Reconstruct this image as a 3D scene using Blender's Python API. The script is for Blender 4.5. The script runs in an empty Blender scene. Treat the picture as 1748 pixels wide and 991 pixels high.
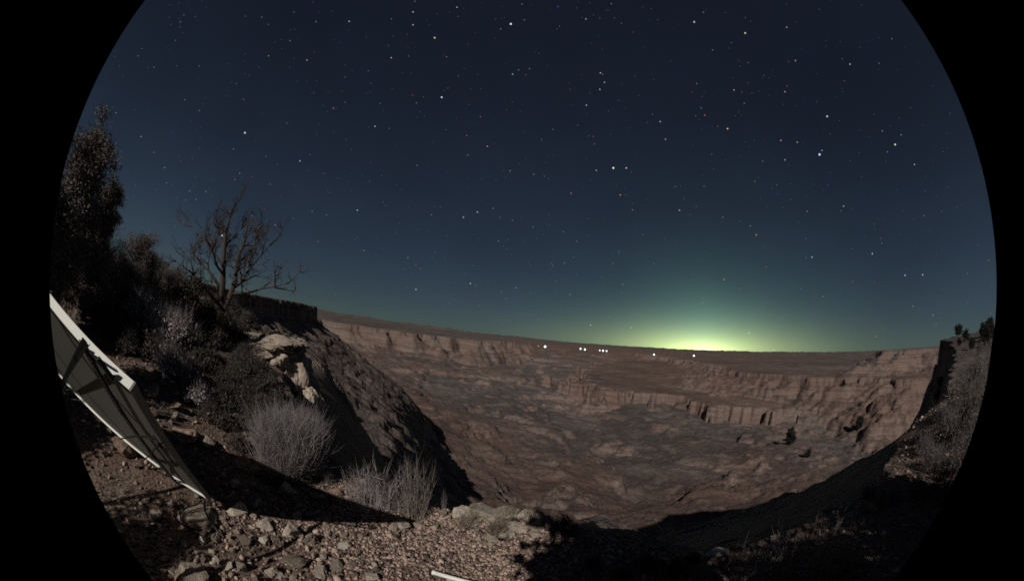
import bpy, math, random
import numpy as np
from mathutils import Matrix, Vector

random.seed(7)
RNG = np.random.default_rng(11)
S = bpy.context.scene
COL = S.collection

# ------------------------------------------------------------------ camera (fisheye lens on a mast at the canyon rim)
LENS_X, LENS_Y, PX_PER_DEG = 893.0, 480.0, 805 / 80.0       # optical centre and scale of the fisheye circle
PITCH, ROLL = math.radians(9.0), math.radians(5.65)
CAM_F = np.array([0, math.cos(PITCH), math.sin(PITCH)])
_r0 = np.array([1.0, 0, 0]); _u0 = np.cross(_r0, CAM_F)
CAM_R = _r0 * math.cos(ROLL) + _u0 * math.sin(ROLL)
CAM_D = _r0 * math.sin(ROLL) - _u0 * math.cos(ROLL)

cam = bpy.data.cameras.new('camera')
cam.type = 'PANO'
cam.panorama_type = 'FISHEYE_LENS_POLYNOMIAL'
cam.sensor_fit = 'HORIZONTAL'
cam.sensor_width = 36.0
cam.fisheye_fov = math.radians(160.6)
for _i in range(5):
    setattr(cam, 'fisheye_polynomial_k%d' % _i, 0.0)
cam.fisheye_polynomial_k1 = -math.radians(1 / PX_PER_DEG) * 1748 / 36.0
cam.shift_x = -(LENS_X - 874) / 1748
cam.shift_y = (LENS_Y - 495.5) / 1748
cam.clip_start = 0.05
cam.clip_end = 400000.0
cam_ob = bpy.data.objects.new('camera', cam)
COL.objects.link(cam_ob)
cam_ob.matrix_world = Matrix(((CAM_R[0], -CAM_D[0], -CAM_F[0], 0), (CAM_R[1], -CAM_D[1], -CAM_F[1], 0),
                              (CAM_R[2], -CAM_D[2], -CAM_F[2], 0), (0, 0, 0, 1)))
S.camera = cam_ob

# ------------------------------------------------------------------ night sky and moonlight
MOON_AZ, MOON_EL = math.radians(14), math.radians(33)       # heading of the light, height of the moon behind the viewer
world = bpy.data.worlds.new('World')
S.world = world
world.use_nodes = True
wt = world.node_tree
wt.nodes.clear()


def wn(kind, **kw):
    n = wt.nodes.new(kind)
    for k, v in kw.items():
        setattr(n, k, v)
    return n


def wmath(op, a, b=None, c=None):
    n = wn('ShaderNodeMath', operation=op)
    for i, v in enumerate((a, b, c)):
        if v is None:
            continue
        if isinstance(v, (int, float)):
            n.inputs[i].default_value = v
        else:
            wt.links.new(v, n.inputs[i])
    return n.outputs[0]


tc = wn('ShaderNodeTexCoord')
sep = wn('ShaderNodeSeparateXYZ')
wt.links.new(tc.outputs['Generated'], sep.inputs[0])
up = wmath('MAXIMUM', sep.outputs[2], 0.0)
ramp = wn('ShaderNodeValToRGB')
wt.links.new(wmath('POWER', up, 0.5), ramp.inputs[0])
cr = ramp.color_ramp
stops = [(0.0, (.070, .098, .086)), (.15, (.058, .090, .094)), (.30, (.038, .062, .087)), (.45, (.0235, .0380, .0620)),
         (.62, (.0145, .0222, .0390)), (.80, (.0100, .0145, .0260)), (1.0, (.0080, .0110, .0200))]
while len(cr.elements) < len(stops):
    cr.elements.new(.5)
for e, (p, c) in zip(cr.elements, stops):
    e.position = p
    e.color = (*c, 1)
# light dome of the far city, low on the horizon
GLOW_AZ = math.radians(31.2)
gr = wn('ShaderNodeVectorMath', operation='DOT_PRODUCT')
wt.links.new(tc.outputs['Generated'], gr.inputs[0])
gr.inputs[1].default_value = (math.cos(GLOW_AZ), -math.sin(GLOW_AZ), 0)
gf = wn('ShaderNodeVectorMath', operation='DOT_PRODUCT')
wt.links.new(tc.outputs['Generated'], gf.inputs[0])
gf.inputs[1].default_value = (math.sin(GLOW_AZ), math.cos(GLOW_AZ), 0)
side = wmath('ABSOLUTE', gr.outputs['Value'])
ahead = wmath('GREATER_THAN', gf.outputs['Value'], 0.0)


def dome(wx, wz, px, gain):
    a = wmath('POWER', wmath('DIVIDE', side, wx), px)
    b = wmath('POWER', wmath('DIVIDE', up, wz), px)
    s = wmath('POWER', wmath('ADD', a, b), 1.0 / px)
    return wmath('MULTIPLY', wmath('MULTIPLY', wmath('EXPONENT', wmath('MULTIPLY', s, -1.0)), gain), ahead)


def add_light(base, col, fac):
    m = wn('ShaderNodeMix', data_type='RGBA', blend_type='ADD')
    m.clamp_factor = False
    wt.links.new(fac, m.inputs[0])
    wt.links.new(base, m.inputs[6])
    m.inputs[7].default_value = (*col, 1)
    return m.outputs[2]


sky = ramp.outputs[0]
sky = add_light(sky, (.078, .198, .138), dome(.135, .080, 1.5, 2.8))
sky = add_light(sky, (.64, .68, .20), dome(.115, .029, 1.8, 3.0))
airglow = wn('ShaderNodeTexNoise')
airglow.inputs['Scale'].default_value = 1.6
airglow.inputs['Detail'].default_value = 5
wt.links.new(tc.outputs['Generated'], airglow.inputs['Vector'])
uneven = wn('ShaderNodeMapRange')
wt.links.new(airglow.outputs['Fac'], uneven.inputs[0])
uneven.inputs[1].default_value = .3; uneven.inputs[2].default_value = .7
uneven.inputs[3].default_value = .86; uneven.inputs[4].default_value = 1.14
um = wn('ShaderNodeMix', data_type='RGBA', blend_type='MULTIPLY')
um.inputs[0].default_value = 1.0
wt.links.new(sky, um.inputs[6]); wt.links.new(uneven.outputs[0], um.inputs[7])
sky = um.outputs[2]
# moonlit air: the daylight sky model at a tiny strength
nish = wn('ShaderNodeTexSky', sky_type='NISHITA')
nish.sun_disc = False
nish.sun_elevation = MOON_EL
nish.sun_rotation = MOON_AZ + math.pi
bg1 = wn('ShaderNodeBackground')
wt.links.new(sky, bg1.inputs[0])
bg1.inputs[1].default_value = .85
bg2 = wn('ShaderNodeBackground')
wt.links.new(nish.outputs[0], bg2.inputs[0])
bg2.inputs[1].default_value = 0.0006
addw = wn('ShaderNodeAddShader')
wout = wn('ShaderNodeOutputWorld')
wt.links.new(bg1.outputs[0], addw.inputs[0])
wt.links.new(bg2.outputs[0], addw.inputs[1])
wt.links.new(addw.outputs[0], wout.inputs[0])

moon = bpy.data.lights.new('moonlight', 'SUN')
moon.energy = 2.8
moon.angle = math.radians(.53)
moon.color = (1.0, .93, .84)
moon_ob = bpy.data.objects.new('moonlight', moon)
LIGHT = np.array([math.sin(MOON_AZ) * math.cos(MOON_EL), math.cos(MOON_AZ) * math.cos(MOON_EL), -math.sin(MOON_EL)])
moon_ob.rotation_euler = Vector(LIGHT).to_track_quat('-Z', 'Y').to_euler()
COL.objects.link(moon_ob)

S.view_settings.view_transform = 'Standard'
S.view_settings.look = 'None'
S.view_settings.exposure = 0
S.view_settings.gamma = 1
S.cycles.max_bounces = 4
S.cycles.diffuse_bounces = 2
S.cycles.use_denoising = False
S.cycles.filter_width = 1.7


# ------------------------------------------------------------------ helpers
def ray(px, py):
    dx, dy = px - LENS_X, py - LENS_Y
    r = math.hypot(dx, dy)
    th = math.radians(r / PX_PER_DEG)
    return CAM_F * math.cos(th) + (CAM_R * dx + CAM_D * dy) / max(r, 1e-9) * math.sin(th)


def norm(v):
    v = np.asarray(v, float)
    return v / np.linalg.norm(v)


def tag(o, label=None, cat=None, group=None, kind=None):
    if label: o['label'] = label
    if cat: o['category'] = cat
    if group: o['group'] = group
    if kind: o['kind'] = kind
    return o


def mesh_np(name, verts, faces, mat, smooth=False):
    """verts (N,3), faces (M,k) arrays -> mesh"""
    me = bpy.data.meshes.new(name)
    verts = np.asarray(verts, np.float32)
    faces = np.asarray(faces, np.int32)
    k = faces.shape[1]
    me.vertices.add(len(verts)); me.vertices.foreach_set('co', verts.ravel())
    me.loops.add(faces.size); me.loops.foreach_set('vertex_index', faces.ravel())
    me.polygons.add(len(faces))
    me.polygons.foreach_set('loop_start', np.arange(0, faces.size, k, dtype=np.int32))
    me.polygons.foreach_set('loop_total', np.full(len(faces), k, np.int32))
    if smooth:
        me.polygons.foreach_set('use_smooth', np.ones(len(faces), bool))
    me.update(calc_edges=True)
    if mat: me.materials.append(mat)
    return me


def link(name, me, parent=None, loc=None):
    o = bpy.data.objects.new(name, me)
    COL.objects.link(o)
    if parent: o.parent = parent
    if loc is not None: o.location = loc
    return o


def empty(name, loc, rz=0):
    o = bpy.data.objects.new(name, None)
    o.empty_display_size = .1
    o.location = loc
    o.rotation_euler.z = rz
    COL.objects.link(o)
    return o


class MB:
    def __init__(s): s.v = []; s.f = []

    def add(s, verts, faces):
        n = len(s.v)
        s.v.extend([tuple(v) for v in verts])
        s.f.extend([tuple(i + n for i in f) for f in faces])

    def box(s, c, ax, ay, az, lx, ly, lz):
        c = np.asarray(c, float); P = []
        for i in (-1, 1):
            for j in (-1, 1):
                for k in (-1, 1):
                    P.append(c + ax * lx / 2 * i + ay * ly / 2 * j + az * lz / 2 * k)
        s.add(P, [(0, 1, 3, 2), (4, 6, 7, 5), (0, 4, 5, 1), (2, 3, 7, 6), (0, 2, 6, 4), (1, 5, 7, 3)])

    def tube(s, pts, rad, n=6, cap=True):
        pts = [np.asarray(p, float) for p in pts]
        base = len(s.v)
        prev = None
        for i, p in enumerate(pts):
            d = norm(pts[min(i + 1, len(pts) - 1)] - pts[max(i - 1, 0)] + 1e-9)
            if prev is None:
                a = np.cross(d, (0, 0, 1.0)) if abs(d[2]) < .9 else np.cross(d, (1.0, 0, 0))
            else:
                a = prev - d * (prev @ d)
            a = norm(a); prev = a; b = np.cross(d, a)
            r = rad[i] if hasattr(rad, '__len__') else rad
            for k in range(n):
                t = 2 * math.pi * k / n
                s.v.append(tuple(p + (a * math.cos(t) + b * math.sin(t)) * r))
        for i in range(len(pts) - 1):
            for k in range(n):
                k2 = (k + 1) % n
                s.f.append((base + i * n + k, base + i * n + k2, base + (i + 1) * n + k2, base + (i + 1) * n + k))
        if cap:
            s.f.append(tuple(base + k for k in range(n))[::-1])
            s.f.append(tuple(base + (len(pts) - 1) * n + k for k in range(n)))

    def mesh(s, name, mat, smooth=False):
        me = bpy.data.meshes.new(name)
        me.from_pydata(s.v, [], s.f)
        if smooth:
            me.polygons.foreach_set('use_smooth', np.ones(len(s.f), bool))
        if mat: me.materials.append(mat)
        return me

    def build(s, name, mat, parent=None, smooth=False):
        return link(name, s.mesh(name, mat, smooth), parent)


# ------------------------------------------------------------------ noise
def _hash(ix, iy, seed):
    h = (ix.astype(np.int64) * 374761393 + iy.astype(np.int64) * 668265263 + seed * 2147483647) & 0xffffffff
    h = ((h ^ (h >> 13)) * 1274126177) & 0xffffffff
    return (h ^ (h >> 16)) & 0xffffffff


def perlin(x, y, seed=0):
    x0 = np.floor(x); y0 = np.floor(y)
    fx = x - x0; fy = y - y0
    u = fx * fx * fx * (fx * (fx * 6 - 15) + 10); v = fy * fy * fy * (fy * (fy * 6 - 15) + 10)

    def g(ix, iy, dx, dy):
        a = _hash(ix, iy, seed) * (2 * math.pi / 4294967296.0)
        return np.cos(a) * dx + np.sin(a) * dy
    n00 = g(x0, y0, fx, fy); n10 = g(x0 + 1, y0, fx - 1, fy)
    n01 = g(x0, y0 + 1, fx, fy - 1); n11 = g(x0 + 1, y0 + 1, fx - 1, fy - 1)
    return 1.5 * ((n00 * (1 - u) + n10 * u) * (1 - v) + (n01 * (1 - u) + n11 * u) * v)


def fbm(x, y, wl, octv, seed, gain=.5):
    t = 0; a = 1.0
    for i in range(octv):
        t = t + a * perlin(x / wl + 17.3 * i, y / wl - 9.1 * i, seed + i)
        a *= gain; wl *= .5
    return t


def ridged(x, y, wl, octv, seed, gain=.5):
    t = 0; a = 1.0
    for i in range(octv):
        t = t + a * (1 - 2 * np.abs(perlin(x / wl + 31.7 * i, y / wl + 5.3 * i, seed + i)))
        a *= gain; wl *= .5
    return t


def sstep(a, b, x):
    t = np.clip((np.asarray(x, float) - a) / (b - a), 0, 1)
    return t * t * (3 - 2 * t)


def sdf_poly(x, y, poly):
    """signed distance, negative inside"""
    d = np.full(x.shape, 1e18); inside = np.zeros(x.shape, bool)
    n = len(poly)
    for i in range(n):
        ax, ay = poly[i]; bx, by = poly[(i + 1) % n]
        ex, ey = bx - ax, by - ay
        t = np.clip(((x - ax) * ex + (y - ay) * ey) / (ex * ex + ey * ey), 0, 1)
        d = np.minimum(d, (x - ax - ex * t) ** 2 + (y - ay - ey * t) ** 2)
        c = (ay > y) != (by > y)
        with np.errstate(divide='ignore', invalid='ignore'):
            xi = ax + (y - ay) * ex / (ey if ey != 0 else 1e-12)
        inside ^= c & (x < xi)
    d = np.sqrt(d)
    return np.where(inside, -d, d)


# ------------------------------------------------------------------ the land
RIM = [(-9000, -4000), (-9000, 2500), (-2200, 1250), (-900, 980), (-430, 640), (-392, 572), (-345, 440), (-268, 300), (-216, 214),
       (-190, 160), (-172, 105), (-130, 62), (-80, 36), (-40, 20), (-22, 14.5), (-13.0, 11.5), (-9.2, 9.1), (-7.6, 7.7), (-5.7, 6.9), (-4.9, 6.3), (-4.3, 5.6), (-3.4, 4.8), (-2.3, 4.05),
       (-1.4, 3.7), (.3, 4.2), (.95, 3.85), (1.5, 3.35), (2.1, 2.75), (3.4, 2.62), (5.4, 2.75), (9.7, 3.6), (15, 4.6), (27, 8.4), (60, 18.0), (105, 32),
       (140, 46), (160, 57), (205, 50), (320, 20), (900, -60), (9000, -2000),
       (9000, -4000)]
MESA_R = [(2080, 1270), (2500, 1150), (3000, 900), (4200, 600), (9000, 500), (9000, 4000), (5200, 3000), (2900, 1700)]
BENCH_L = [(-12000, 3000), (-3400, 2900), (-2300, 3350), (-1500, 3500), (-1150, 4000), (-620, 4300), (-250, 5600), (300, 6600), (500, 9000),
           (-1000, 16000), (-14000, 16000)]
BENCH_M = [(1450, 2300), (1560, 1850), (1800, 1350), (1900, 850), (2600, 300), (9000, 0), (9000, 5500), (2600, 4600)]
BENCH_R = [(150, 2450), (520, 1950), (800, 1800), (930, 1480), (1250, 1180), (1480, 780), (2300, 200), (9000, -300), (9000, 9000), (3000, 9000), (900, 5200)]
BENCH_RR = [(2300, 5200), (2700, 4300), (3800, 3700), (4300, 2300), (6500, 1500), (14000, 2000), (14000, 12000), (4000, 11000)]

_lr = np.log([1, 40, 100, 200, 300, 400, 700, 1200, 2000, 3500, 6000, 10000, 20000, 40000, 70000, 200000])
_zr = [-30, -48, -82, -138, -176, -206, -282, -362, -440, -505, -530, -500, -420, -330, -250, -200]


def terrace(z, period, phase, sharp):
    u = z / period + phase
    fl = np.floor(u); fr = u - fl
    s = np.where(fr < .72, fr / .72 * .38, .38 + .62 * sstep(0, 1, (fr - .72) / .28))
    return (fl + fr + (s - fr) * sharp - phase) * period


def plateau_z(x, y, rho):
    lx = np.maximum(0, -x - 3.0)
    z = -2.2 + 2.9 * (1 - np.exp(-lx * .19 / 2.9)) + .35 * (1 - np.exp(-np.maximum(0, y - 4) * .2)) * sstep(0, -4, x)
    z = z + 10.5 * sstep(45, 260, x) * (1 + .4 * sstep(200, 900, x)) + 3.2 * sstep(30, 160, rho) * sstep(10, -60, x)
    z = z + sstep(250, 700, rho) * 6 * sstep(50, -150, x)
    far = sstep(600, 1400, rho) * sstep(100, 900, x)
    z = z + far * np.clip((x - 950) * .035, 0, 70)
    # a low mound of slope on the right of the viewer
    z = z + .9 * sstep(3.5, 9, x) * (1 - sstep(25, 60, x)) * (1 - sstep(2, 5.5, y)) + .35 * sstep(2, 4, x) * (1 - sstep(0.6, 2.4, y - .2 * x))
    z = z + .10 * fbm(x, y, 1.6, 3, 3) + .012 * rho ** .5 * fbm(x, y, 9, 3, 5)
    z = z + sstep(15, 80, rho) * .35 * fbm(x, y, 14, 3, 8)
    return z


def height(x, y):
    x = np.asarray(x, float); y = np.asarray(y, float)
    rho = np.maximum(np.hypot(x, y), .5)
    azd = np.degrees(np.arctan2(x, y))
    lr = np.log(rho)
    # ---- canyon floor and terraces
    base = np.interp(lr, _lr, _zr)
    base = base * (1 - .40 * sstep(6, -36, azd) * sstep(150, 330, rho) * (1 - sstep(1800, 3800, rho)))
    wx = x + 260 * fbm(x, y, 1500, 3, 21) * sstep(300, 2500, rho)
    wy = y + 260 * fbm(x, y, 1500, 3, 29) * sstep(300, 2500, rho)
    n = 120 * ridged(wx, wy, 3100, 5, 41, .48) * sstep(500, 4000, rho)
    n = n + 24 * ridged(wx, wy, 620, 5, 52, .5) * sstep(150, 1100, rho) + 6 * ridged(x, y, 170, 4, 61, .5) * sstep(45, 320, rho)
    n = n + 2.2 * ridged(x, y, 42, 4, 71, .5) * sstep(20, 120, rho)
    n = n - 11 * ridged(x + 40, y, 300, 4, 65, .5) * sstep(140, 380, rho)
    # main drainage running away from below the rim, with a gorge
    t = np.clip(rho, 1, 1e6)
    axis = 60 + .30 * t * np.clip(1 - t / 5200, -.6, 1) - .0 * t + 60 * np.sin(t / 420.0) * sstep(200, 900, rho)
    dv = np.abs(x - axis) / (26 + .09 * t)
    n = n - (30 * sstep(150, 700, rho) + 45 * sstep(1000, 3000, rho)) * np.exp(-dv * dv) * (y > 0)
    zc = base + n
    zc = zc + sstep(12000, 32000, rho) * (110 + 60 * sstep(8, -12, azd)) * np.maximum(0, fbm(x, y, 9000, 4, 91)) + sstep(25000, 60000, rho) * (165 + 150 * sstep(8, -12, azd)) * ridged(x, y, 13000, 4, 95)
    # left flank: long talus falling from the left rim toward the centre
    jit = 14 * fbm(x, y, 340, 3, 33) + 5 * fbm(x, y, 70, 2, 35)
    zc = zc * 1.0 + (terrace(zc + jit, 64, .31, .80) - jit - zc) * sstep(120, 420, rho)
    jit2 = 2.6 * fbm(x, y, 120, 4, 37)
    zc = zc + (terrace(zc + jit2, 12, .1, .92) - jit2 - zc) * .8 * sstep(60, 200, rho) * (1 - sstep(4500, 9000, rho))

    zc = zc + 3 * ridged(x, y, 95, 4, 171, .6) * sstep(80, 300, rho) + 9 * ridged(wx, wy, 420, 4, 177, .6) * sstep(900, 3000, rho) + 22 * ridged(x, y, 1700, 4, 181, .6) * sstep(4000, 9000, rho)

    def bench(zc, poly, top, cliff, amp, wl, seed, slope=.42):
        d = sdf_poly(x, y, poly) + amp * ridged(x, y, wl, 5, seed, .55) + amp * .13 * ridged(x, y, wl * .16, 3, seed + 9)
        prof = np.where(d < 0, np.minimum(0, d * 0.02), 0)
        cliff = cliff * (1 + .45 * fbm(x, y, wl * .8, 2, seed + 5))
        drop = cliff * sstep(0, cliff * .30, d) + np.maximum(0, d - cliff * .3) * slope
        zt = top + np.where(d < 0, np.minimum(-d * .022, 90), -drop)
        zt = zt + 3 * fbm(x, y, 90, 3, seed + 3)
        return np.maximum(zc, zt)
    sel = rho > 900
    if sel.any():
        xs, ys = x, y
        zc = bench(zc, BENCH_R, -300, 85, 240, 620, 111, .38)
        zc = bench(zc, BENCH_RR, -175, 55, 420, 1000, 121, .30)
        zc = bench(zc, BENCH_M, -150, 24, 170, 560, 151, .36)
        zc = bench(zc, MESA_R, 10, 30, 120, 600, 131, .5)
        zc = bench(zc, BENCH_L, -95, 48, 420, 1300, 101)
    # ---- rim plateau with its cliff and talus
    d0 = sdf_poly(x, y, RIM)
    amp = np.clip(.075 * rho, .15, 26)
    lw = np.clip(rho * .5, 1.5, 160)
    d = d0 + np.where(rho < 16, .38 * fbm(x, y, 1.6, 3, 131), 0) + sstep(16, 60, rho) * (.9 * ridged(x, y, 7, 3, 137)) \
        + sstep(60, 260, rho) * 5 * ridged(x, y, 60, 4, 143) + sstep(350, 800, rho) * 12 * ridged(x, y, 190, 3, 147)
    zin = plateau_z(x, y, rho)
    hc = np.clip(.042 * rho, .9, 30) + 9 * sstep(40, 110, x) * (1 - sstep(300, 600, rho))
    right = sstep(8, 30, azd)
    a2 = np.degrees(np.arctan2(x - 25, y - 7))
    slope = .55 + .06 * sstep(-2, 12, azd) + .42 * sstep(-34, -20, azd) * (1 - sstep(5, 22, azd)) * (1 - sstep(45, 130, rho) * sstep(-4, -22, azd)) + .20 * right + 1.5 * sstep(26, 44, a2) * sstep(8, 30, azd) * (1 - sstep(300, 600, rho)) + .07 * sstep(0, -40, azd)
    tal = np.maximum(0, d - hc * .18)
    gully = ridged(x, y, 17, 4, 149, .6) * np.clip(tal * .07, 0, 2.2) + ridged(x, y, 40, 4, 151, .55) * np.clip(tal * .12, 0, 6) + ridged(x, y, 120, 4, 157) * np.clip(tal * .10, 0, 22)
    zout = zin - hc * sstep(0, hc * .18, d) - tal * slope + gully * (1 - .8 * right)
    run = -.62 * x + .78 * y
    rill = ridged(run + 6 * fbm(x, y, 40, 2, 161), tal * .10, 24, 4, 163, .6) * np.clip(tal * .10, 0, 5)
    lf = sstep(0, -12, azd) * sstep(60, 110, rho)
    zout = zout + lf * (rill - gully)
    tj = 3 * fbm(x, y, 60, 3, 191)
    zout = zout + (terrace(zout + tj, 14, .2, .8) - tj - zout) * .75 * sstep(12, 40, tal) * (1 - right)
    z = np.where(d <= 0, zin, np.maximum(zout, np.where(rho > 5000, zc, np.minimum(zc, zin))))
    return z


def h1(x, y):
    return float(height(np.array([x]), np.array([y]))[0])


_T = np.exp(np.linspace(math.log(1.2), math.log(40000), 1800))
_TN = np.linspace(1.2, 40, 700)


def at(px, py, lift=0.0, far=False):
    """where the line of sight through a point of the picture meets the land"""
    d = ray(px, py)
    T = _T if far else _TN
    P = d[None, :] * T[:, None]
    z = height(P[:, 0], P[:, 1])
    below = np.nonzero(P[:, 2] < z)[0]
    i = below[0] if len(below) else len(T) - 1
    p = P[i].copy(); p[2] = z[i] + lift
    return p


def on(az_deg, dist, lift=0.0):
    a = math.radians(az_deg)
    x, y = dist * math.sin(a), dist * math.cos(a)
    return np.array([x, y, h1(x, y) + lift])


# ------------------------------------------------------------------ materials
def material(name):
    m = bpy.data.materials.new(name)
    m.use_nodes = True
    nt = m.node_tree
    b = nt.nodes['Principled BSDF']
    b.inputs['Roughness'].default_value = .9
    b.inputs['Specular IOR Level'].default_value = .15
    return m, nt, b


def N(nt, kind, **kw):
    n = nt.nodes.new(kind)
    for k, v in kw.items():
        setattr(n, k, v)
    return n


def mixc(nt, fac, a, b, blend='MIX'):
    m = N(nt, 'ShaderNodeMix', data_type='RGBA', blend_type=blend)
    for i, v in ((0, fac), (6, a), (7, b)):
        if isinstance(v, (int, float)):
            m.inputs[i].default_value = v
        elif isinstance(v, tuple):
            m.inputs[i].default_value = (*v, 1)
        else:
            nt.links.new(v, m.inputs[i])
    return m.outputs[2]


def noise(nt, scale, detail=4, rough=.55, vec=None, out='Fac', dist=0):
    n = N(nt, 'ShaderNodeTexNoise')
    n.inputs['Scale'].default_value = scale
    n.inputs['Detail'].default_value = detail
    n.inputs['Roughness'].default_value = rough
    n.inputs['Distortion'].default_value = dist
    if vec is not None: nt.links.new(vec, n.inputs['Vector'])
    return n.outputs[out]


def curve(nt, v, a, b, lo=0.0, hi=1.0):
    m = N(nt, 'ShaderNodeMapRange')
    m.inputs[1].default_value = a; m.inputs[2].default_value = b
    m.inputs[3].default_value = lo; m.inputs[4].default_value = hi
    nt.links.new(v, m.inputs[0])
    return m.outputs[0]


def bump(nt, b, h, strength, dist):
    n = N(nt, 'ShaderNodeBump')
    n.inputs['Strength'].default_value = strength
    n.inputs['Distance'].default_value = dist
    nt.links.new(h, n.inputs['Height'])
    nt.links.new(n.outputs[0], b.inputs['Normal'])


def canyon_material():
    m, nt, b = material('canyon_rock_and_scrub')
    geo = N(nt, 'ShaderNodeNewGeometry')
    pos = geo.outputs['Position']
    nz = N(nt, 'ShaderNodeSeparateXYZ'); nt.links.new(geo.outputs['Normal'], nz.inputs[0])
    # beds of rock: noise stretched along the horizontal
    mp = N(nt, 'ShaderNodeMapping'); mp.inputs['Scale'].default_value = (.0016, .0016, .055)
    nt.links.new(pos, mp.inputs[0])
    beds = noise(nt, 1.0, 5, .6, mp.outputs[0])
    red = mixc(nt, curve(nt, beds, .35, .65), (.160, .118, .102), (.225, .185, .160))
    red = mixc(nt, curve(nt, noise(nt, .0021, 4, .6, pos), .40, .60), red, (.170, .112, .094))
    big = noise(nt, .0011, 5, .6, pos)
    flat = mixc(nt, curve(nt, big, .40, .62), (.116, .098, .096), (.099, .092, .094))
    flat = mixc(nt, curve(nt, noise(nt, .012, 5, .65, pos), .50, .70), flat, (.158, .124, .108))
    flat = mixc(nt, N_mul(nt, curve(nt, noise(nt, .0005, 8, .68, pos), .44, .60), .8), flat, (.080, .070, .067))
    zz = N(nt, 'ShaderNodeSeparateXYZ'); nt.links.new(pos, zz.inputs[0])
    zb = N(nt, 'ShaderNodeMath', operation='MULTIPLY_ADD'); nt.links.new(noise(nt, .004, 4, .6, pos), zb.inputs[0]); zb.inputs[1].default_value = 160; nt.links.new(zz.outputs[2], zb.inputs[2])
    inred = N(nt, 'ShaderNodeMath', operation='MULTIPLY')
    nt.links.new(curve(nt, zb.outputs[0], -270, -215), inred.inputs[0]); nt.links.new(curve(nt, zb.outputs[0], -20, -75), inred.inputs[1])
    flat = mixc(nt, N_mul(nt, inred.outputs[0], .8), flat, (.155, .096, .077))
    steep = curve(nt, nz.outputs[2], .955, .80)
    colr = mixc(nt, steep, flat, red)
    # thin beds that show as bands on every slope
    mb_ = N(nt, 'ShaderNodeMapping'); mb_.inputs['Scale'].default_value = (.0035, .0035, .21)
    nt.links.new(pos, mb_.inputs[0])
    band = noise(nt, 1.0, 4, .65, mb_.outputs[0])
    colr = mixc(nt, N_mul(nt, curve(nt, band, .52, .66), .6), colr, (.255, .200, .168))
    colr = mixc(nt, N_mul(nt, curve(nt, band, .47, .34), .6), colr, (.070, .054, .050))
    mc_ = N(nt, 'ShaderNodeMapping'); mc_.inputs['Scale'].default_value = (.0011, .0011, .052)
    nt.links.new(pos, mc_.inputs[0])
    bandc = noise(nt, 1.0, 3, .6, mc_.outputs[0])
    colr = mixc(nt, N_mul(nt, curve(nt, bandc, .54, .60), .32), colr, (.225, .172, .148))
    colr = mixc(nt, N_mul(nt, curve(nt, bandc, .45, .39), .4), colr, (.078, .064, .061))
    # streaks of pale wash and dark scrub
    scrub = curve(nt, noise(nt, .085, 5, .75, pos), .50, .64)
    colr = mixc(nt, N_mul(nt, scrub, .55), colr, (.050, .046, .042))
    dots = N(nt, 'ShaderNodeTexVoronoi'); dots.inputs['Scale'].default_value = .16
    nt.links.new(pos, dots.inputs['Vector'])
    colr = mixc(nt, N_mul(nt, curve(nt, dots.outputs['Distance'], .36, .16), .5), colr, (.036, .036, .033))
    nt.links.new(colr, b.inputs['Base Color'])
    bump(nt, b, noise(nt, .11, 6, .7, pos), .8, 5.0)
    return m


def N_mul(nt, v, k):
    n = N(nt, 'ShaderNodeMath', operation='MULTIPLY')
    nt.links.new(v, n.inputs[0]); n.inputs[1].default_value = k
    return n.outputs[0]


def ground_material():
    m, nt, b = material('stony_rim_soil')
    geo = N(nt, 'ShaderNodeNewGeometry'); pos = geo.outputs['Position']
    c = mixc(nt, curve(nt, noise(nt, 1.3, 4, .6, pos), .4, .62), (.200, .135, .105), (.250, .205, .165))
    c = mixc(nt, curve(nt, noise(nt, 23, 4, .7, pos), .45, .7), c, (.13, .092, .074))
    v = N(nt, 'ShaderNodeTexVoronoi'); v.inputs['Scale'].default_value = 26
    nt.links.new(pos, v.inputs['Vector'])
    c = mixc(nt, curve(nt, v.outputs['Distance'], .42, .7), c, (.085, .062, .052))
    nt.links.new(c, b.inputs['Base Color'])
    bump(nt, b, noise(nt, 30, 5, .7, pos), .9, .02)
    return m


def rock_material(name, lo, hi, stain, scale=1.0):
    m, nt, b = material(name)
    tcn = N(nt, 'ShaderNodeTexCoord'); pos = tcn.outputs['Object']
    info = N(nt, 'ShaderNodeObjectInfo')
    c = mixc(nt, curve(nt, noise(nt, 6 * scale, 5, .65, pos), .35, .68), lo, hi)
    c = mixc(nt, N_mul(nt, curve(nt, noise(nt, 2.2 * scale, 4, .6, pos), .5, .68), .8), c, stain)
    c = mixc(nt, N_mul(nt, curve(nt, noise(nt, 34 * scale, 3, .7, pos), .52, .72), .55), c, tuple(x * .45 for x in lo))
    hv = N(nt, 'ShaderNodeHueSaturation')
    nt.links.new(c, hv.inputs['Color'])
    nt.links.new(curve(nt, info.outputs['Random'], 0, 1, .60, 1.35), hv.inputs['Value'])
    nt.links.new(hv.outputs[0], b.inputs['Base Color'])
    bump(nt, b, noise(nt, 16 * scale, 6, .7, pos), .8, .03 / scale)
    return m


def unproject(p):
    v = norm(p); th = math.acos(max(-1, min(1, v @ CAM_F)))
    a, b = v @ CAM_R, v @ CAM_D; h = math.hypot(a, b) + 1e-9
    return LENS_X + math.degrees(th) * PX_PER_DEG * a / h, LENS_Y + math.degrees(th) * PX_PER_DEG * b / h


ORD = ['', 'second ', 'third ', 'fourth ', 'fifth ', 'sixth ', 'seventh ', 'eighth ', 'ninth ', 'tenth ']
DIRS = ['right of', 'below right of', 'below', 'below left of', 'left of', 'above left of', 'above', 'above right of']


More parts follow.
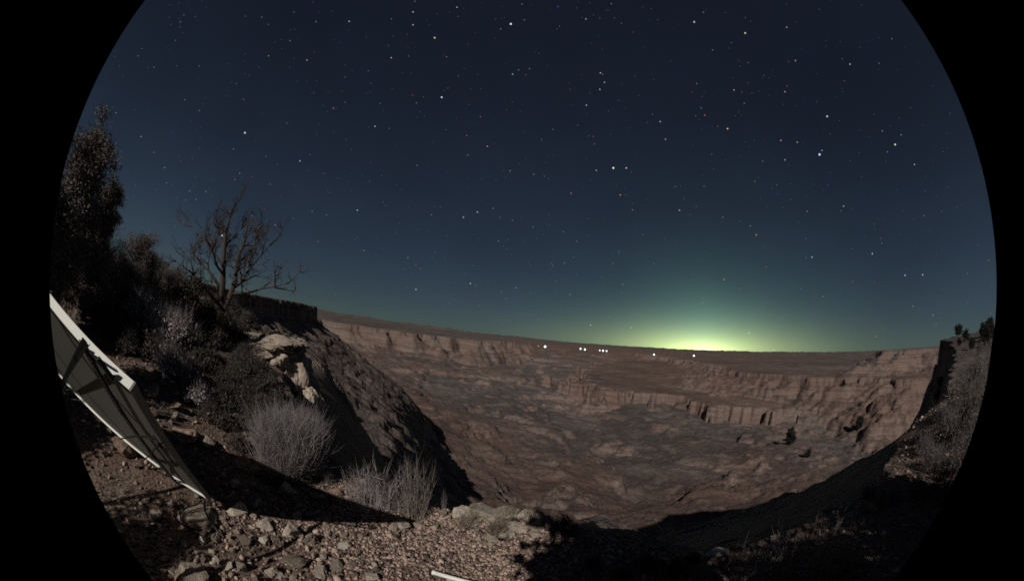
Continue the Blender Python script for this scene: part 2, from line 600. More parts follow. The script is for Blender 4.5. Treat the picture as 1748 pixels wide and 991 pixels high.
def single_out(items, marks, noun):
    """items: (object, describing words, x, y); marks: (name, x, y). Each label says where the thing lies from the nearest marked thing"""
    byk = {}
    for o, words, x, y in items:
        nm, mx, my = min(marks, key=lambda m: (m[1] - x) ** 2 + (m[2] - y) ** 2)
        sct = int(round(math.degrees(math.atan2(y - my, x - mx)) / 45)) % 8
        byk.setdefault((words, nm, sct), []).append((math.hypot(x - mx, y - my), o))
    for (words, nm, sct), L in byk.items():
        L.sort(key=lambda t: t[0])
        for i, (dd, o) in enumerate(L):
            first = (words + ' ' + noun + ', ') if len(L) == 1 else (words + ' ' + noun + ', ' + (ORD[min(i, 9)] + 'nearest ').strip() + ' one ')
            o['label'] = first + DIRS[sct] + ' ' + nm


def plain(name, col, rough=.6, metal=0.0, spec=.3, var=.12, scale=20, island=False):
    m, nt, b = material(name)
    tcn = N(nt, 'ShaderNodeTexCoord')
    k = noise(nt, scale, 4, .6, tcn.outputs['Object'])
    if island:
        g = N(nt, 'ShaderNodeNewGeometry'); k = g.outputs['Random Per Island']
    c = mixc(nt, k, tuple(x * (1 - var) for x in col), tuple(min(1, x * (1 + var)) for x in col))
    nt.links.new(c, b.inputs['Base Color'])
    b.inputs['Roughness'].default_value = rough
    b.inputs['Metallic'].default_value = metal
    b.inputs['Specular IOR Level'].default_value = spec
    return m


def emitter(name, col, strength):
    m = bpy.data.materials.new(name); m.use_nodes = True
    nt = m.node_tree; nt.nodes.clear()
    e = N(nt, 'ShaderNodeEmission'); e.inputs[0].default_value = (*col, 1); e.inputs[1].default_value = strength
    o = N(nt, 'ShaderNodeOutputMaterial'); nt.links.new(e.outputs[0], o.inputs[0])
    m.cycles.emission_sampling = 'NONE'
    return m


M = {}
M['canyon'] = canyon_material()
M['ground'] = ground_material()
M['limestone'] = rock_material('pale_limestone', (.37, .315, .26), (.58, .52, .435), (.30, .23, .18))
M['redstone'] = rock_material('reddish_sandstone', (.26, .18, .14), (.40, .30, .24), (.15, .095, .075))
M['ledge'] = rock_material('weathered_ledge_rock', (.28, .23, .185), (.50, .43, .355), (.13, .10, .08), .8)
M['pale_ledge'] = rock_material('bleached_ledge_rock', (.48, .42, .34), (.66, .60, .51), (.36, .28, .22))
M['white_rock'] = rock_material('whitish_rock', (.62, .56, .47), (.78, .73, .64), (.5, .43, .35))
M['pebble'] = plain('mixed_gravel', (.285, .215, .178), .95, 0, .1, .8, 20, True)
M['gray_twig'] = plain('gray_lavender_twigs', (.31, .28, .285), .9, 0, .1, .35, 20, True)
M['tan_twig'] = plain('dry_tan_twigs', (.255, .225, .20), .9, 0, .1, .4, 20, True)
M['dark_twig'] = plain('dark_shrub_twigs', (.075, .066, .060), .9, 0, .1, .4, 20, True)
M['dimmed_slope_twig'] = plain('dimmed_slope_brush', (.15, .135, .13), .9, 0, .1, .4, 20, True)  # gray twigs with the dimming towards the lens edge put into the colour
M['grass'] = plain('dry_bunch_grass', (.24, .20, .155), .9, 0, .1, .35, 20, True)
M['juniper'] = plain('juniper_foliage', (.165, .145, .135), .9, 0, .1, .3, 20, True)
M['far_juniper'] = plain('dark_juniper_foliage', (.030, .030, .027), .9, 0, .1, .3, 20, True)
M['bark'] = plain('shredded_bark', (.125, .10, .085), .95, 0, .1, .35, 30)
M['dead_wood'] = plain('weathered_dead_wood', (.075, .062, .055), .95, 0, .1, .35, 30)
M['aluminium'] = plain('white_coated_aluminium', (.80, .82, .76), .45, 0, .4, .04, 30)
M['dull_frame'] = plain('dull_gray_metal', (.16, .16, .15), .6, .2, .3, .1, 30)
M['sheet'] = plain('shade_gray_back_sheet', (.17, .172, .155), .5, 0, .3, .03, 8)  # white plastic sheet, its shade put into the gray of the colour
M['cell'] = plain('dark_solar_glass', (.012, .014, .022), .12, 0, .5, .2, 8)
M['steel'] = plain('dark_slotted_steel', (.028, .027, .028), .6, .3, .3, .3, 60)
M['cable'] = plain('black_cable', (.010, .010, .010), .5, 0, .3, .2, 60)

# ------------------------------------------------------------------ land meshes


def polar(name, r, az, mat, smooth=True):
    A, Rr = np.meshgrid(az, r)
    X = Rr * np.sin(A); Y = Rr * np.cos(A)
    Z = height(X.ravel(), Y.ravel()).reshape(X.shape)
    nr, na = X.shape
    i = np.arange(nr * na).reshape(nr, na)
    F = np.stack([i[:-1, :-1], i[:-1, 1:], i[1:, 1:], i[1:, :-1]], -1).reshape(-1, 4)[:, ::-1]
    me = mesh_np(name, np.stack([X, Y, Z], -1).reshape(-1, 3), F, mat, smooth)
    return link(name, me)


SPLIT = 24.0
near_r = np.concatenate([np.linspace(.02, 2.0, 24)[:-1], np.exp(np.linspace(math.log(2.0), math.log(SPLIT), 250))])
ground = polar('rim_ground', near_r, np.radians(np.linspace(-180, 180, 901)), M['ground'])
tag(ground, kind='structure')
far_r = np.exp(np.concatenate([np.linspace(math.log(SPLIT), math.log(900), 330)[:-1], np.linspace(math.log(900), math.log(12000), 430)[:-1],
                               np.linspace(math.log(12000), math.log(75000), 110)]))
canyon = polar('canyon_terrain', far_r, np.radians(np.linspace(-88, 94, 1020)), M['canyon'])
tag(canyon, kind='structure')
back_r = np.exp(np.linspace(math.log(SPLIT), math.log(2000), 40))
back = polar('plateau_terrain', back_r, np.radians(np.linspace(94, 272, 90)), M['canyon'])
tag(back, kind='structure')

# ------------------------------------------------------------------ rocks


def hull_rock(n, seed, sub=1, rough=.06, flat=1.0):
    """an angular stone: convex hull of random points, edges broken up"""
    import bmesh
    r = np.random.default_rng(seed)
    bm = bmesh.new()
    p = r.normal(size=(n, 3)); p /= np.linalg.norm(p, axis=1)[:, None]
    p *= r.uniform(.78, 1.0, (n, 1)); p[:, 2] *= flat
    for q in p: bm.verts.new(q)
    res = bmesh.ops.convex_hull(bm, input=bm.verts)
    junk = [g for g in res['geom_interior'] if isinstance(g, bmesh.types.BMVert)]
    if junk: bmesh.ops.delete(bm, geom=junk, context='VERTS')
    if sub:
        bmesh.ops.bevel(bm, geom=list(bm.edges), offset=.06, segments=1, affect='EDGES', clamp_overlap=True)
        bmesh.ops.triangulate(bm, faces=list(bm.faces))
        for _ in range(sub):
            bmesh.ops.subdivide_edges(bm, edges=list(bm.edges), cuts=1, use_grid_fill=True)
        bm.normal_update()
        vs = list(bm.verts)
        c = np.array([v.co[:] for v in vs])
        kk = fbm(c[:, 0] * 1.3 + c[:, 2], c[:, 1] * 1.3 - c[:, 2] * .7, .8, 5, seed + 5, .62)
        for v, q in zip(vs, kk):
            v.co += v.normal * (rough * float(q))
    me = bpy.data.meshes.new('rock')
    bm.to_mesh(me); bm.free()
    return me


ROCKS = [hull_rock(11 + i % 5, 300 + i, 2, .10, .8) for i in range(10)]
BIG = [hull_rock(18, 400 + i, 2, .10, .85) for i in range(8)]
SMALL = [hull_rock(9 + i % 4, 500 + i, 0, 0) for i in range(10)]
_rock_by = {}


def rock(px, py, wpx, mat, label, group=None, kind='ROCKS', hscale=.7, rz=None, tilt=.25, seed=0, sink=.25, name='rock', depth=1.0, pos=None):
    """a stone whose base stands where the sight line meets the ground; wpx = its width in the picture"""
    p = at(px, py) if pos is None else np.array(pos, float)
    dist = np.linalg.norm(p)
    w = math.radians(wpx / PX_PER_DEG) * dist
    r = random.Random(int(px * 31 + py * 17) + seed)
    src = {'ROCKS': ROCKS, 'BIG': BIG, 'SMALL': SMALL}[kind]
    base = src[r.randrange(len(src))]
    key = (base.name, mat)
    if key not in _rock_by:
        me = base.copy(); me.materials.clear(); me.materials.append(M[mat]); _rock_by[key] = me
    o = link(name, _rock_by[key])
    hs = w * .5
    o.scale = (hs, hs * depth, hs * hscale)
    o.rotation_euler = (r.uniform(-tilt, tilt), r.uniform(-tilt, tilt), r.uniform(0, 6.28) if rz is None else rz)
    o.location = (p[0], p[1], p[2] + hs * hscale * (1 - 2 * sink) * .8)
    return tag(o, label, 'rock', group)


LAB = [
    # px, py, width px, material, kind, hscale, label
    (338, 888, 84, 'ledge', 'BIG', .30, 'flat gray slab of rock under the black cables below the solar panel'),
    (318, 745, 62, 'redstone', 'BIG', .55, 'lumpy reddish rock just right of the solar panel, halfway down its end'),
    (350, 752, 46, 'ledge', 'BIG', .5, 'tan rock between the solar panel and the big feathery bush'),
    (437, 800, 26, 'limestone', 'ROCKS', 1.1, 'pointed pale rock standing upright below left of the feathery bush'),
    (412, 792, 46, 'redstone', 'BIG', .5, 'broad reddish rock left of the pointed pale rock'),
    (491, 836, 44, 'limestone', 'ROCKS', .75, 'triangular tan rock on the far side of the solar panel shadow'),
    (545, 845, 40, 'limestone', 'ROCKS', .6, 'pitted pale rock behind the tip of the solar panel shadow'),
    (572, 842, 28, 'redstone', 'ROCKS', .9, 'rounded reddish rock at the foot of the wispy gray shrub'),
    (500, 908, 44, 'limestone', 'ROCKS', .8, 'gray angular rock left of the upright block in the rubble'),
    (530, 920, 34, 'ledge', 'ROCKS', 1.25, 'upright blocky rock with a lit foot at the edge of the gravel patch'),
    (587, 929, 24, 'white_rock', 'ROCKS', .6, 'bright white rock lying alone on the gravel'),
    (452, 922, 20, 'white_rock', 'ROCKS', .9, 'small bright rock with a chipped top in the middle of the rubble'),
    (347, 921, 14, 'white_rock', 'SMALL', 1.6, 'narrow white stone standing below the gray slab'),
    (333, 990, 70, 'ledge', 'BIG', .55, 'large rounded gray boulder at the bottom left edge of view'),
    (505, 955, 50, 'ledge', 'BIG', .5, 'broad gray rock in the rubble in front of the upright block'),
    (572, 962, 34, 'limestone', 'ROCKS', .7, 'squat gray rock on the near edge of the gravel below the white rock'),
    (412, 968, 30, 'limestone', 'ROCKS', .7, 'pale flat stone with a lit lower face in the lower rubble'),
    (388, 965, 26, 'limestone', 'ROCKS', .9, 'tilted pale stone left of the flat stone in the lower rubble'),
    (470, 975, 34, 'limestone', 'ROCKS', .8, 'chunky tan rock among the rubble near the bottom of view'),
    (545, 975, 36, 'limestone', 'ROCKS', .8, 'knobbly pale rock at the bottom of the rubble beside the gravel'),
    (600, 960, 26, 'limestone', 'ROCKS', .6, 'low gray stone on the gravel nearest the viewer'),
    (636, 985, 30, 'limestone', 'ROCKS', .6, 'flat pale stone at the bottom edge of the gravel patch'),
    (688, 892, 34, 'limestone', 'ROCKS', .6, 'pale rock lying where the gravel meets the shrubs'),
    (672, 897, 22, 'limestone', 'ROCKS', .8, 'round pale rock touching the pale rock at the gravel edge'),
    (715, 893, 24, 'limestone', 'ROCKS', .6, 'low tan rock right of the round pale rock'),
    (719, 864, 22, 'limestone', 'ROCKS', 1.1, 'square pale block standing beside the forked twiggy shrub'),
    (742, 897, 20, 'limestone', 'ROCKS', .7, 'small pale rock in the gap between the forked shrub and the grass tufts'),
    (815, 913, 14, 'white_rock', 'ROCKS', .9, 'small white rock with a dark shadow on the right of the gravel'),
    (760, 882, 24, 'limestone', 'ROCKS', .7, 'pale rock at the left end of the whitish ledge'),
    (1218, 940, 40, 'white_rock', 'ROCKS', .45, 'pale rock lit in the dark ground at lower right, left of the spiky shrub'),
    (1027, 952, 20, 'limestone', 'ROCKS', .8, 'dim pale rock in the dark ground right of the tree shadow'),
    (970, 978, 18, 'limestone', 'ROCKS', .8, 'small dim rock in the tree shadow near the bottom of view'),
    (1415, 868, 32, 'limestone', 'ROCKS', .6, 'pale lit rock at the left end of the bright strip on the right slope'),
    (1492, 862, 34, 'redstone', 'ROCKS', .5, 'low reddish rock on the bright strip of the right slope'),
    (346, 672, 30, 'limestone', 'ROCKS', .9, 'pale rock between the dead tree and the solar panel'),
    (297, 690, 32, 'redstone', 'ROCKS', .6, 'flat reddish rock right of the bright corner of the solar panel'),
    (255, 640, 26, 'redstone', 'ROCKS', .7, 'reddish rock behind the bright top corner of the solar panel'),
    (300, 708, 16, 'limestone', 'ROCKS', 1.1, 'small blocky pale rock right of the solar panel end'),
    (352, 580, 14, 'limestone', 'ROCKS', 1.3, 'small pale upright rock left of the dead tree trunk'),
]
for px, py, w, mt, kd, hs, lb in LAB:
    rock(px, py, w, mt, lb, None, kd, hs)

# the outcrop of big weathered blocks on the brink, left of the middle
E_DIST = 10.2


def brink(px, py, dist):
    d = ray(px, py); t = dist / math.hypot(d[0], d[1])
    return d * t


def block(px, py, dist, w, d, h, mat, label, rz, tilt=(0, 0), seed=0, name='boulder'):
    """a large block given by its centre, its size in metres and the direction it faces"""
    me = hull_rock(22, 700 + seed, 3, .17, 1.0)
    me.materials.append(M[mat])
    o = link(name, me, None, brink(px, py, dist))
    o.scale = (w / 1.8, d / 1.8, h / 1.8)
    o.rotation_euler = (tilt[0], tilt[1], rz)
    return tag(o, label, 'boulder')


block(462, 580, 10.2, 2.2, 2.2, .55, 'ledge', 'broad pale ledge of rock capping the outcrop on the brink', .5, (.10, -.08), 1)
block(432, 574, 11.0, 1.4, 1.6, .45, 'limestone', 'pale cracked slab behind the capping ledge of the outcrop', 1.1, (.12, -.1), 12)
block(420, 606, 9.9, 1.2, 1.5, .8, 'ledge', 'shadowed gray boulder under the left end of the capping ledge', .9, (.1, .05), 2)
block(468, 604, 10.6, 1.7, 1.4, 1.0, 'ledge', 'dark weathered block directly under the capping ledge', .2, (0, .1), 3)
block(474, 613, 9.6, .66, .55, .62, 'limestone', 'egg shaped gray boulder wedged in the dark gap of the outcrop', .6, (.2, -.5), 4)
block(486, 652, 9.3, .95, .8, .68, 'limestone', 'rough pale boulder below the egg shaped one on the outcrop', .3, (.1, .1), 5)
block(503, 598, 10.6, .30, .3, .45, 'limestone', 'small pale knob at the right end of the outcrop', .3, (.1, .2), 6)
block(436, 640, 9.5, 1.3, 1.2, 1.0, 'ledge', 'mottled boulder at the foot of the outcrop left of the egg shaped one', .3, (.1, .2), 7)
block(496, 622, 10.5, 1.3, 1.4, 1.2, 'ledge', 'dark steep block forming the upper outer face of the outcrop', .3, (.0, .06), 8)
block(504, 668, 10.2, 1.4, 1.5, 1.5, 'ledge', 'dark steep block forming the lower outer face of the outcrop', 1.2, (.1, .0), 14)
block(455, 668, 9.0, 1.5, 1.3, 1.2, 'ledge', 'dark sunken boulder behind the feathery bush', .9, (.0, .1), 9)
block(478, 668, 10.3, 3.0, 2.4, 3.4, 'ledge', 'great dark mass of rock that carries the outcrop on the brink', .6, (.05, .05), 21)
block(430, 640, 10.6, 2.4, 2.2, 2.4, 'ledge', 'wide dark rock mass behind the left side of the outcrop', .2, (.05, .0), 23)
block(395, 620, 10.2, 1.0, 1.0, .5, 'ledge', 'mottled low boulder right of the dead tree base', .4, (.1, .0), 10)
block(512, 700, 9.4, 1.6, 1.5, 1.8, 'ledge', 'dark block at the bottom of the outcrop above the feathery bush', .3, (.05, .05), 11)
# whitish broken ledge along the gravel edge
ledge_ = []
for i, (px, py, w, hs) in enumerate([(790, 878, 50, .45), (826, 872, 58, .5), (864, 872, 54, .45), (898, 880, 46, .5), (846, 886, 44, .35), (884, 898, 50, .3), (862, 908, 44, .3), (916, 898, 36, .4), (806, 888, 36, .4), (838, 918, 34, .25)]):
    o = rock(px, py, w, 'pale_ledge', None, 'blocks of the whitish ledge beyond the gravel', 'BIG', hs)
    o['category'] = 'rock'
    ledge_.append((o, 'pale broken ledge', px, py))
single_out(ledge_, [('the dense left grass tuft', 795, 885), ('the widest grass tuft', 848, 895), ('the grass tuft on the ledge', 868, 868), ('the right end grass tuft', 905, 876), ('the small white rock', 815, 913)], 'block')

# loose rubble: stones one can pick out, lower left and along the gravel edge
used = [(a[0], a[1], a[2]) for a in LAB]
cnt = 0
rubble = []
for i in range(2200):
    if cnt >= 175: break
    if random.random() < .72:
        px, py = random.uniform(225, 660), random.uniform(800, 991)
        if px < 330 and py < 850: continue
        if px > 560 and random.random() < .8: continue
    elif random.random() < .6:
        px, py = random.uniform(600, 960), random.uniform(872, 915)
    else:
        px, py = random.uniform(180, 420), random.uniform(640, 800)
    w = min(50, (13 if 360 < px < 640 else 10) * (1 / (1 - random.random() * .96)) ** .6)
    if any((px - a) ** 2 + (py - b) ** 2 < ((w + c) * .42) ** 2 for a, b, c in used): continue
    used.append((px, py, w)); cnt += 1
    mt = random.choice(['limestone', 'limestone', 'redstone', 'ledge', 'limestone'])
    o = rock(px, py, w, mt, None, 'loose rubble stones on the rim', random.choice(['ROCKS', 'SMALL']), random.uniform(.55, 1.05), seed=i, sink=.15, tilt=.6)
    o['category'] = 'stone'
    rubble.append((o, ('tiny ' if w < 12 else 'small ' if w < 19 else 'larger ') + {'limestone': 'pale', 'redstone': 'reddish', 'ledge': 'gray'}[mt], px, py))
MARKS = [('the gray slab under the cables', 338, 888), ('the upright blocky rock', 530, 920), ('the bright white rock', 587, 929), ('the chipped bright rock in the rubble', 452, 922),
         ('the rounded boulder at bottom left', 333, 990), ('the broad gray rock in the rubble', 505, 955), ('the squat rock on the near gravel', 572, 962), ('the flat stone with a lit face', 412, 968),
         ('the chunky tan rock near the bottom', 470, 975), ('the flat pale stone at the gravel edge', 636, 985), ('the pale rock at the far gravel edge', 688, 892), ('the square pale block', 719, 864),
         ('the small white rock right of the gravel', 815, 913), ('the whitish ledge', 860, 885), ('the triangular tan rock', 491, 836), ('the pointed pale rock', 437, 800),
         ('the lumpy reddish rock by the panel', 318, 745), ('the reddish rock at the panel corner', 255, 640), ('the dark shrub on the brink', 958, 900), ('the pale rock near the dead tree', 346, 672), ('the wispy gray shrub', 640, 862)]
single_out(rubble, MARKS, 'stone')

# gravel: one mass nobody could count
ico_v = np.array([[0, 0, 1], [.9, 0, .4], [.28, .85, .4], [-.72, .53, .4], [-.72, -.53, .4], [.28, -.85, .4], [.72, .53, -.45], [-.28, .85, -.45], [-.9, 0, -.45], [-.28, -.85, -.45], [.72, -.53, -.45]])
ico_f = np.array([[0, 1, 2], [0, 2, 3], [0, 3, 4], [0, 4, 5], [0, 5, 1], [1, 6, 2], [2, 6, 7], [2, 7, 3], [3, 7, 8], [3, 8, 4], [4, 8, 9], [4, 9, 5], [5, 9, 10], [5, 10, 1], [1, 10, 6]])


def gravel(n, sampler, smin, smax, name, mat, pw=2.2):
    xy = sampler(n)
    z = height(xy[:, 0], xy[:, 1])
    sz = smin + (smax - smin) * RNG.random(n) ** pw
    V = ico_v[None] * sz[:, None, None] * RNG.uniform(.6, 1.15, (n, 1, 3)) + RNG.normal(0, .24, (n, len(ico_v), 3)) * sz[:, None, None]
    a = RNG.uniform(0, 6.283, n); c, s_ = np.cos(a)[:, None], np.sin(a)[:, None]
    X = V[..., 0] * c - V[..., 1] * s_; Y = V[..., 0] * s_ + V[..., 1] * c
    V = np.stack([X + xy[:, :1], Y + xy[:, 1:2], V[..., 2] * .8 + (z + sz * .35)[:, None]], -1)
    F = ico_f[None] + (np.arange(n) * len(ico_v))[:, None, None]
    o = link(name, mesh_np(name, V.reshape(-1, 3), F.reshape(-1, 3), mat))
    return tag(o, kind='stuff')


def patch_sampler(n):
    out = []
    for q in range(n):
        a = RNG.normal(-.55, 1.05); b = RNG.normal(3.0, .62)
        out.append((a, b))
    return np.array(out)


def wide_sampler(n):
    r = 1.5 + 9 * RNG.random(n) ** 1.5; a = np.radians(RNG.uniform(-85, 80, n))
    return np.stack([r * np.sin(a), r * np.cos(a)], 1)


def keep_land(f):
    def g(n):
        xy = f(n * 3)
        d = sdf_poly(xy[:, 0], xy[:, 1], RIM)
        xy = xy[d < -.05]
        return xy[:n] if len(xy) >= n else np.concatenate([xy, xy[:n - len(xy)]])
    return g


tag(gravel(24000, keep_land(patch_sampler), .0045, .026, 'gravel', M['pebble'], 3.2), 'patch of loose pinkish gravel on the rim below the shrubs', 'gravel')
tag(gravel(9000, keep_land(wide_sampler), .008, .042, 'scree', M['pebble'], 3.5), 'stony scree scattered over the rim', 'scree')

# ------------------------------------------------------------------ plants


def stems_mesh(name, mat, n, h, spread, seed, width=.006, curl=.25, side=2, lean=(0, 0), up=1.0, segs=4, base_r=.12, droop=0.0):
    """thin three-sided stems fanning out of one root, with side twigs"""
    r = np.random.default_rng(seed)
    V = []; F = []

    def strand(p0, d, L, w, seg):
        pts = [p0]; d = d.copy()
        for k in range(seg):
            d = norm(d + r.normal(0, curl, 3) * .5 + np.array([0, 0, (up * .18 - droop * k * .2)]))
            pts.append(pts[-1] + d * L / seg)
        b = len(V)
        for k, q in enumerate(pts):
            ww = w * (1 - k / (seg + .35))
            a0 = r.uniform(0, 6.28)
            u = norm(np.cross(d, (.3, .5, .8))); v = np.cross(d, u)
            for m in range(3):
                t = a0 * 0 + m * 2.0944
                V.append(q + (u * math.cos(t) + v * math.sin(t)) * ww)
        for k in range(seg):
            for m in range(3):
                m2 = (m + 1) % 3
                F.append((b + k * 3 + m, b + k * 3 + m2, b + k * 3 + 3 + m2, b + k * 3 + 3 + m))
        return pts, d
    for i in range(n):
        a = r.uniform(0, 6.283); t = abs(r.normal(0, .55)) * spread
        d = norm(np.array([math.cos(a) * t + lean[0], math.sin(a) * t + lean[1], 1.0]))
        p0 = np.array([math.cos(a), math.sin(a), 0]) * base_r * h * r.random() ** .5
        L = h * r.uniform(.6, 1.05) / (1 + .2 * t)
        pts, d2 = strand(p0, d, L, width, segs)
        for q in range(side):
            k = r.integers(1, segs)
            strand(pts[k], norm(d2 + r.normal(0, .45, 3)), L * r.uniform(.2, .45), width * .65, 2)
    return mesh_np(name, V, F, mat)


def leaf_cloud(pts, size, seed, n_per, sig, mat, name='foliage', flat=.75):
    r = np.random.default_rng(seed)
    pts = np.asarray(pts)
    C = np.repeat(pts, n_per, 0) + r.normal(0, 1, (len(pts) * n_per, 3)) * sig * np.array([1, 1, flat])
    n = len(C)
    a = r.normal(size=(n, 3)); a[:, 2] += .6; a /= np.linalg.norm(a, axis=1)[:, None]
    b = np.cross(a, r.normal(size=(n, 3))); b /= np.linalg.norm(b, axis=1)[:, None] + 1e-9
    L = size * r.uniform(.5, 1.4, (n, 1)); W = L * r.uniform(.22, .4, (n, 1))
    V = np.stack([C - a * L * .5, C + b * W, C + a * L * .6, C - b * W], 1)
    F = np.arange(n * 4).reshape(n, 4)
    return mesh_np(name, V.reshape(-1, 3), F, mat)


BUSH = [
    (stems_mesh('stems', M['gray_twig'], 170, 1.0, .75, 40 + i, .007, .22, 3), leaf_cloud(
        np.array([[math.cos(a) * t * .52, math.sin(a) * t * .52, .35 + .5 * (1 - t * t) * q] for a, t, q in zip(np.random.default_rng(i).uniform(0, 6.28, 90), np.random.default_rng(i + 9).random(90) ** .5, np.random.default_rng(i + 5).random(90))]),
        .075, 60 + i, 9, .07, M['gray_twig'])) for i in range(3)]
SLOPE = [(stems_mesh('stems', M['dimmed_slope_twig'], 90, 1.0, .8, 240 + i, .009, .26, 3, (0, 0), .5, 4, .3), leaf_cloud(
        np.array([[math.cos(a) * t * .5, math.sin(a) * t * .5, .2 + .7 * (1 - t * t) * q] for a, t, q in zip(np.random.default_rng(i + 50).uniform(0, 6.28, 60), np.random.default_rng(i + 59).random(60) ** .5, np.random.default_rng(i + 55).random(60))]),
        .045, 260 + i, 26, .06, M['dimmed_slope_twig'])) for i in range(3)]
DARKBUSH = [
    (stems_mesh('stems', M['dark_twig'], 110, 1.0, .9, 80 + i, .008, .3, 3), leaf_cloud(
        np.array([[math.cos(a) * t * .6, math.sin(a) * t * .6, .25 + .6 * (1 - t * t) * q] for a, t, q in zip(np.random.default_rng(i + 20).uniform(0, 6.28, 120), np.random.default_rng(i + 29).random(120) ** .5, np.random.default_rng(i + 25).random(120))]),
        .08, 90 + i, 9, .08, M['dark_twig'])) for i in range(3)]
TUFT = [(stems_mesh('blades', M['grass'], 190, 1.0, .9, 120 + i, .008, .16, 0, (0, 0), .2, 4, .2, .35), None) for i in range(3)]
WISPY = [(stems_mesh('stems', M['gray_twig'], 46, 1.0, .42, 140 + i, .006, .30, 4, (0, 0), .7, 5, .22), None) for i in range(3)]
SPIKY = [(stems_mesh('stems', M['tan_twig'], 80, 1.0, .62, 160 + i, .007, .32, 5, (0, 0), .6, 5, .25), None) for i in range(3)]
KINDS = {'BUSH': BUSH, 'DARK': DARKBUSH, 'TUFT': TUFT, 'WISPY': WISPY, 'SPIKY': SPIKY, 'SLOPE': SLOPE}
pcount = 0


def plant(kind, px, py, hpx, label, name='shrub', cat='shrub', group=None, wide=1.0, pos=None, tilt=(0, 0)):
    """a plant rooted where the sight line meets the ground; hpx = its height in the picture"""
    global pcount
    p = at(px, py) if pos is None else np.array(pos, float)
    h = math.radians(hpx / PX_PER_DEG) * np.linalg.norm(p)
    var = KINDS[kind][pcount % 3]; pcount += 1
    r = random.Random(pcount)
    root = empty(name, p - np.array([0, 0, .02]), r.uniform(0, 6.28))
    root.rotation_euler.x, root.rotation_euler.y = tilt
    root.scale = (h * wide, h * wide, h)
    tag(root, label, cat, group)
    link('blades' if kind == 'TUFT' else 'stems', var[0], root)
    if var[1]: link('foliage', var[1], root)
    return root


# the big feathery bush on the brink
fb = stems_mesh('stems', M['gray_twig'], 3200, 1.0, .50, 201, .0044, .15, 3, (.08, 0), .75, 6, .34)
p = at(492, 806)
root = empty('feathery_bush', p)
hh = math.radians(108 / PX_PER_DEG) * np.linalg.norm(p)
root.scale = (hh * 1.0, hh * 1.0, hh)
tag(root, 'big feathery gray lavender bush on the brink below the outcrop', 'bush')
link('stems', fb, root)
link('dead_twigs', stems_mesh('dead_twigs', M['tan_twig'], 60, .55, 1.3, 203, .007, .4, 3, (.3, -.1), .1, 4, .4), root)
plant('WISPY', 640, 862, 92, 'wispy gray shrub with thin upright stems at the far edge of the gravel', wide=1.15)
plant('WISPY', 612, 858, 84, 'thin tall gray shrub left of the wispy shrub, stems leaning apart', wide=.75)
plant('WISPY', 672, 866, 52, 'low gray shrub between the wispy shrub and the forked shrub', wide=1.2)
plant('SPIKY', 707, 878, 112, 'forked twiggy pale shrub, tallest at the gravel edge', wide=.55)
plant('WISPY', 757, 884, 66, 'single thin dry stalk standing right of the forked shrub', wide=.18)
plant('TUFT', 795, 893, 38, 'dense dry grass tuft at the left of the whitish ledge', 'grass_tuft', 'grass tuft', wide=1.1)
plant('TUFT', 848, 903, 44, 'widest grass tuft, in the middle below the whitish ledge', 'grass_tuft', 'grass tuft', wide=1.1)
plant('TUFT', 868, 878, 36, 'grass tuft growing on top of the whitish ledge', 'grass_tuft', 'grass tuft', wide=1.0)
plant('TUFT', 905, 884, 40, 'grass tuft at the right end of the whitish ledge', 'grass_tuft', 'grass tuft', wide=.9)
plant('TUFT', 812, 876, 30, 'small grass tuft behind the dense one on the ledge', 'grass_tuft', 'grass tuft', wide=1.0)
plant('WISPY', 925, 893, 40, 'thin gray shrub left of the dark bushy shrub on the brink', wide=1.0)
plant('DARK', 958, 905, 46, 'dark bushy shrub on the brink at the end of the whitish ledge', wide=.8)
for i, (px, py, hp, lb) in enumerate([
        (1262, 985, 70, 'spiky gray shrub lit in the dark at lower right, leftmost of the pair'),
        (1330, 985, 90, 'tall spiky gray shrub in the middle of the dark lower right'),
        (1395, 985, 100, 'spiky gray shrub with long bare twigs, right of the tall one'),
        (1440, 960, 60, 'low spiky shrub right of the long twigged one')]):
    plant('SPIKY', px, py, hp, lb, wide=.75)
slope_shrubs = []
for i, (px, py, hp) in enumerate([(1612, 745, 62), (1640, 705, 66), (1665, 665, 56), (1655, 755, 60), (1632, 800, 60), (1672, 720, 60), (1590, 800, 50), (1600, 842, 46), (1560, 842, 40), (1525, 850, 30),
                                  (1480, 842, 28), (1500, 862, 26), (1640, 850, 50), (1575, 772, 42), (1668, 800, 50)]):
    slope_shrubs.append((plant('SLOPE', px, py, hp, 'x', group='gray shrubs on the right slope', wide=.75), 'gray brushy', px, py))
single_out(slope_shrubs, [('the bright strip of the right slope', 1470, 862), ('the steep dark edge at the right', 1540, 690), ('the skyline junipers at the right', 1650, 560), ('the middle of the right slope', 1600, 770)], 'shrub')
dark_low = []
for i, (px, py, hp) in enumerate([(1100, 965, 34), (1150, 975, 40), (1060, 985, 30), (1010, 965, 30), (1180, 955, 24)]):
    dark_low.append((plant('DARK', px, py, hp, 'x', group='dark shrubs in the shadow at lower right', wide=.9), 'dark low', px, py))
single_out(dark_low, [('the dim rock in the tree shadow', 970, 978), ('the dim pale rock', 1027, 952), ('the pale rock at lower right', 1218, 940)], 'shrub')
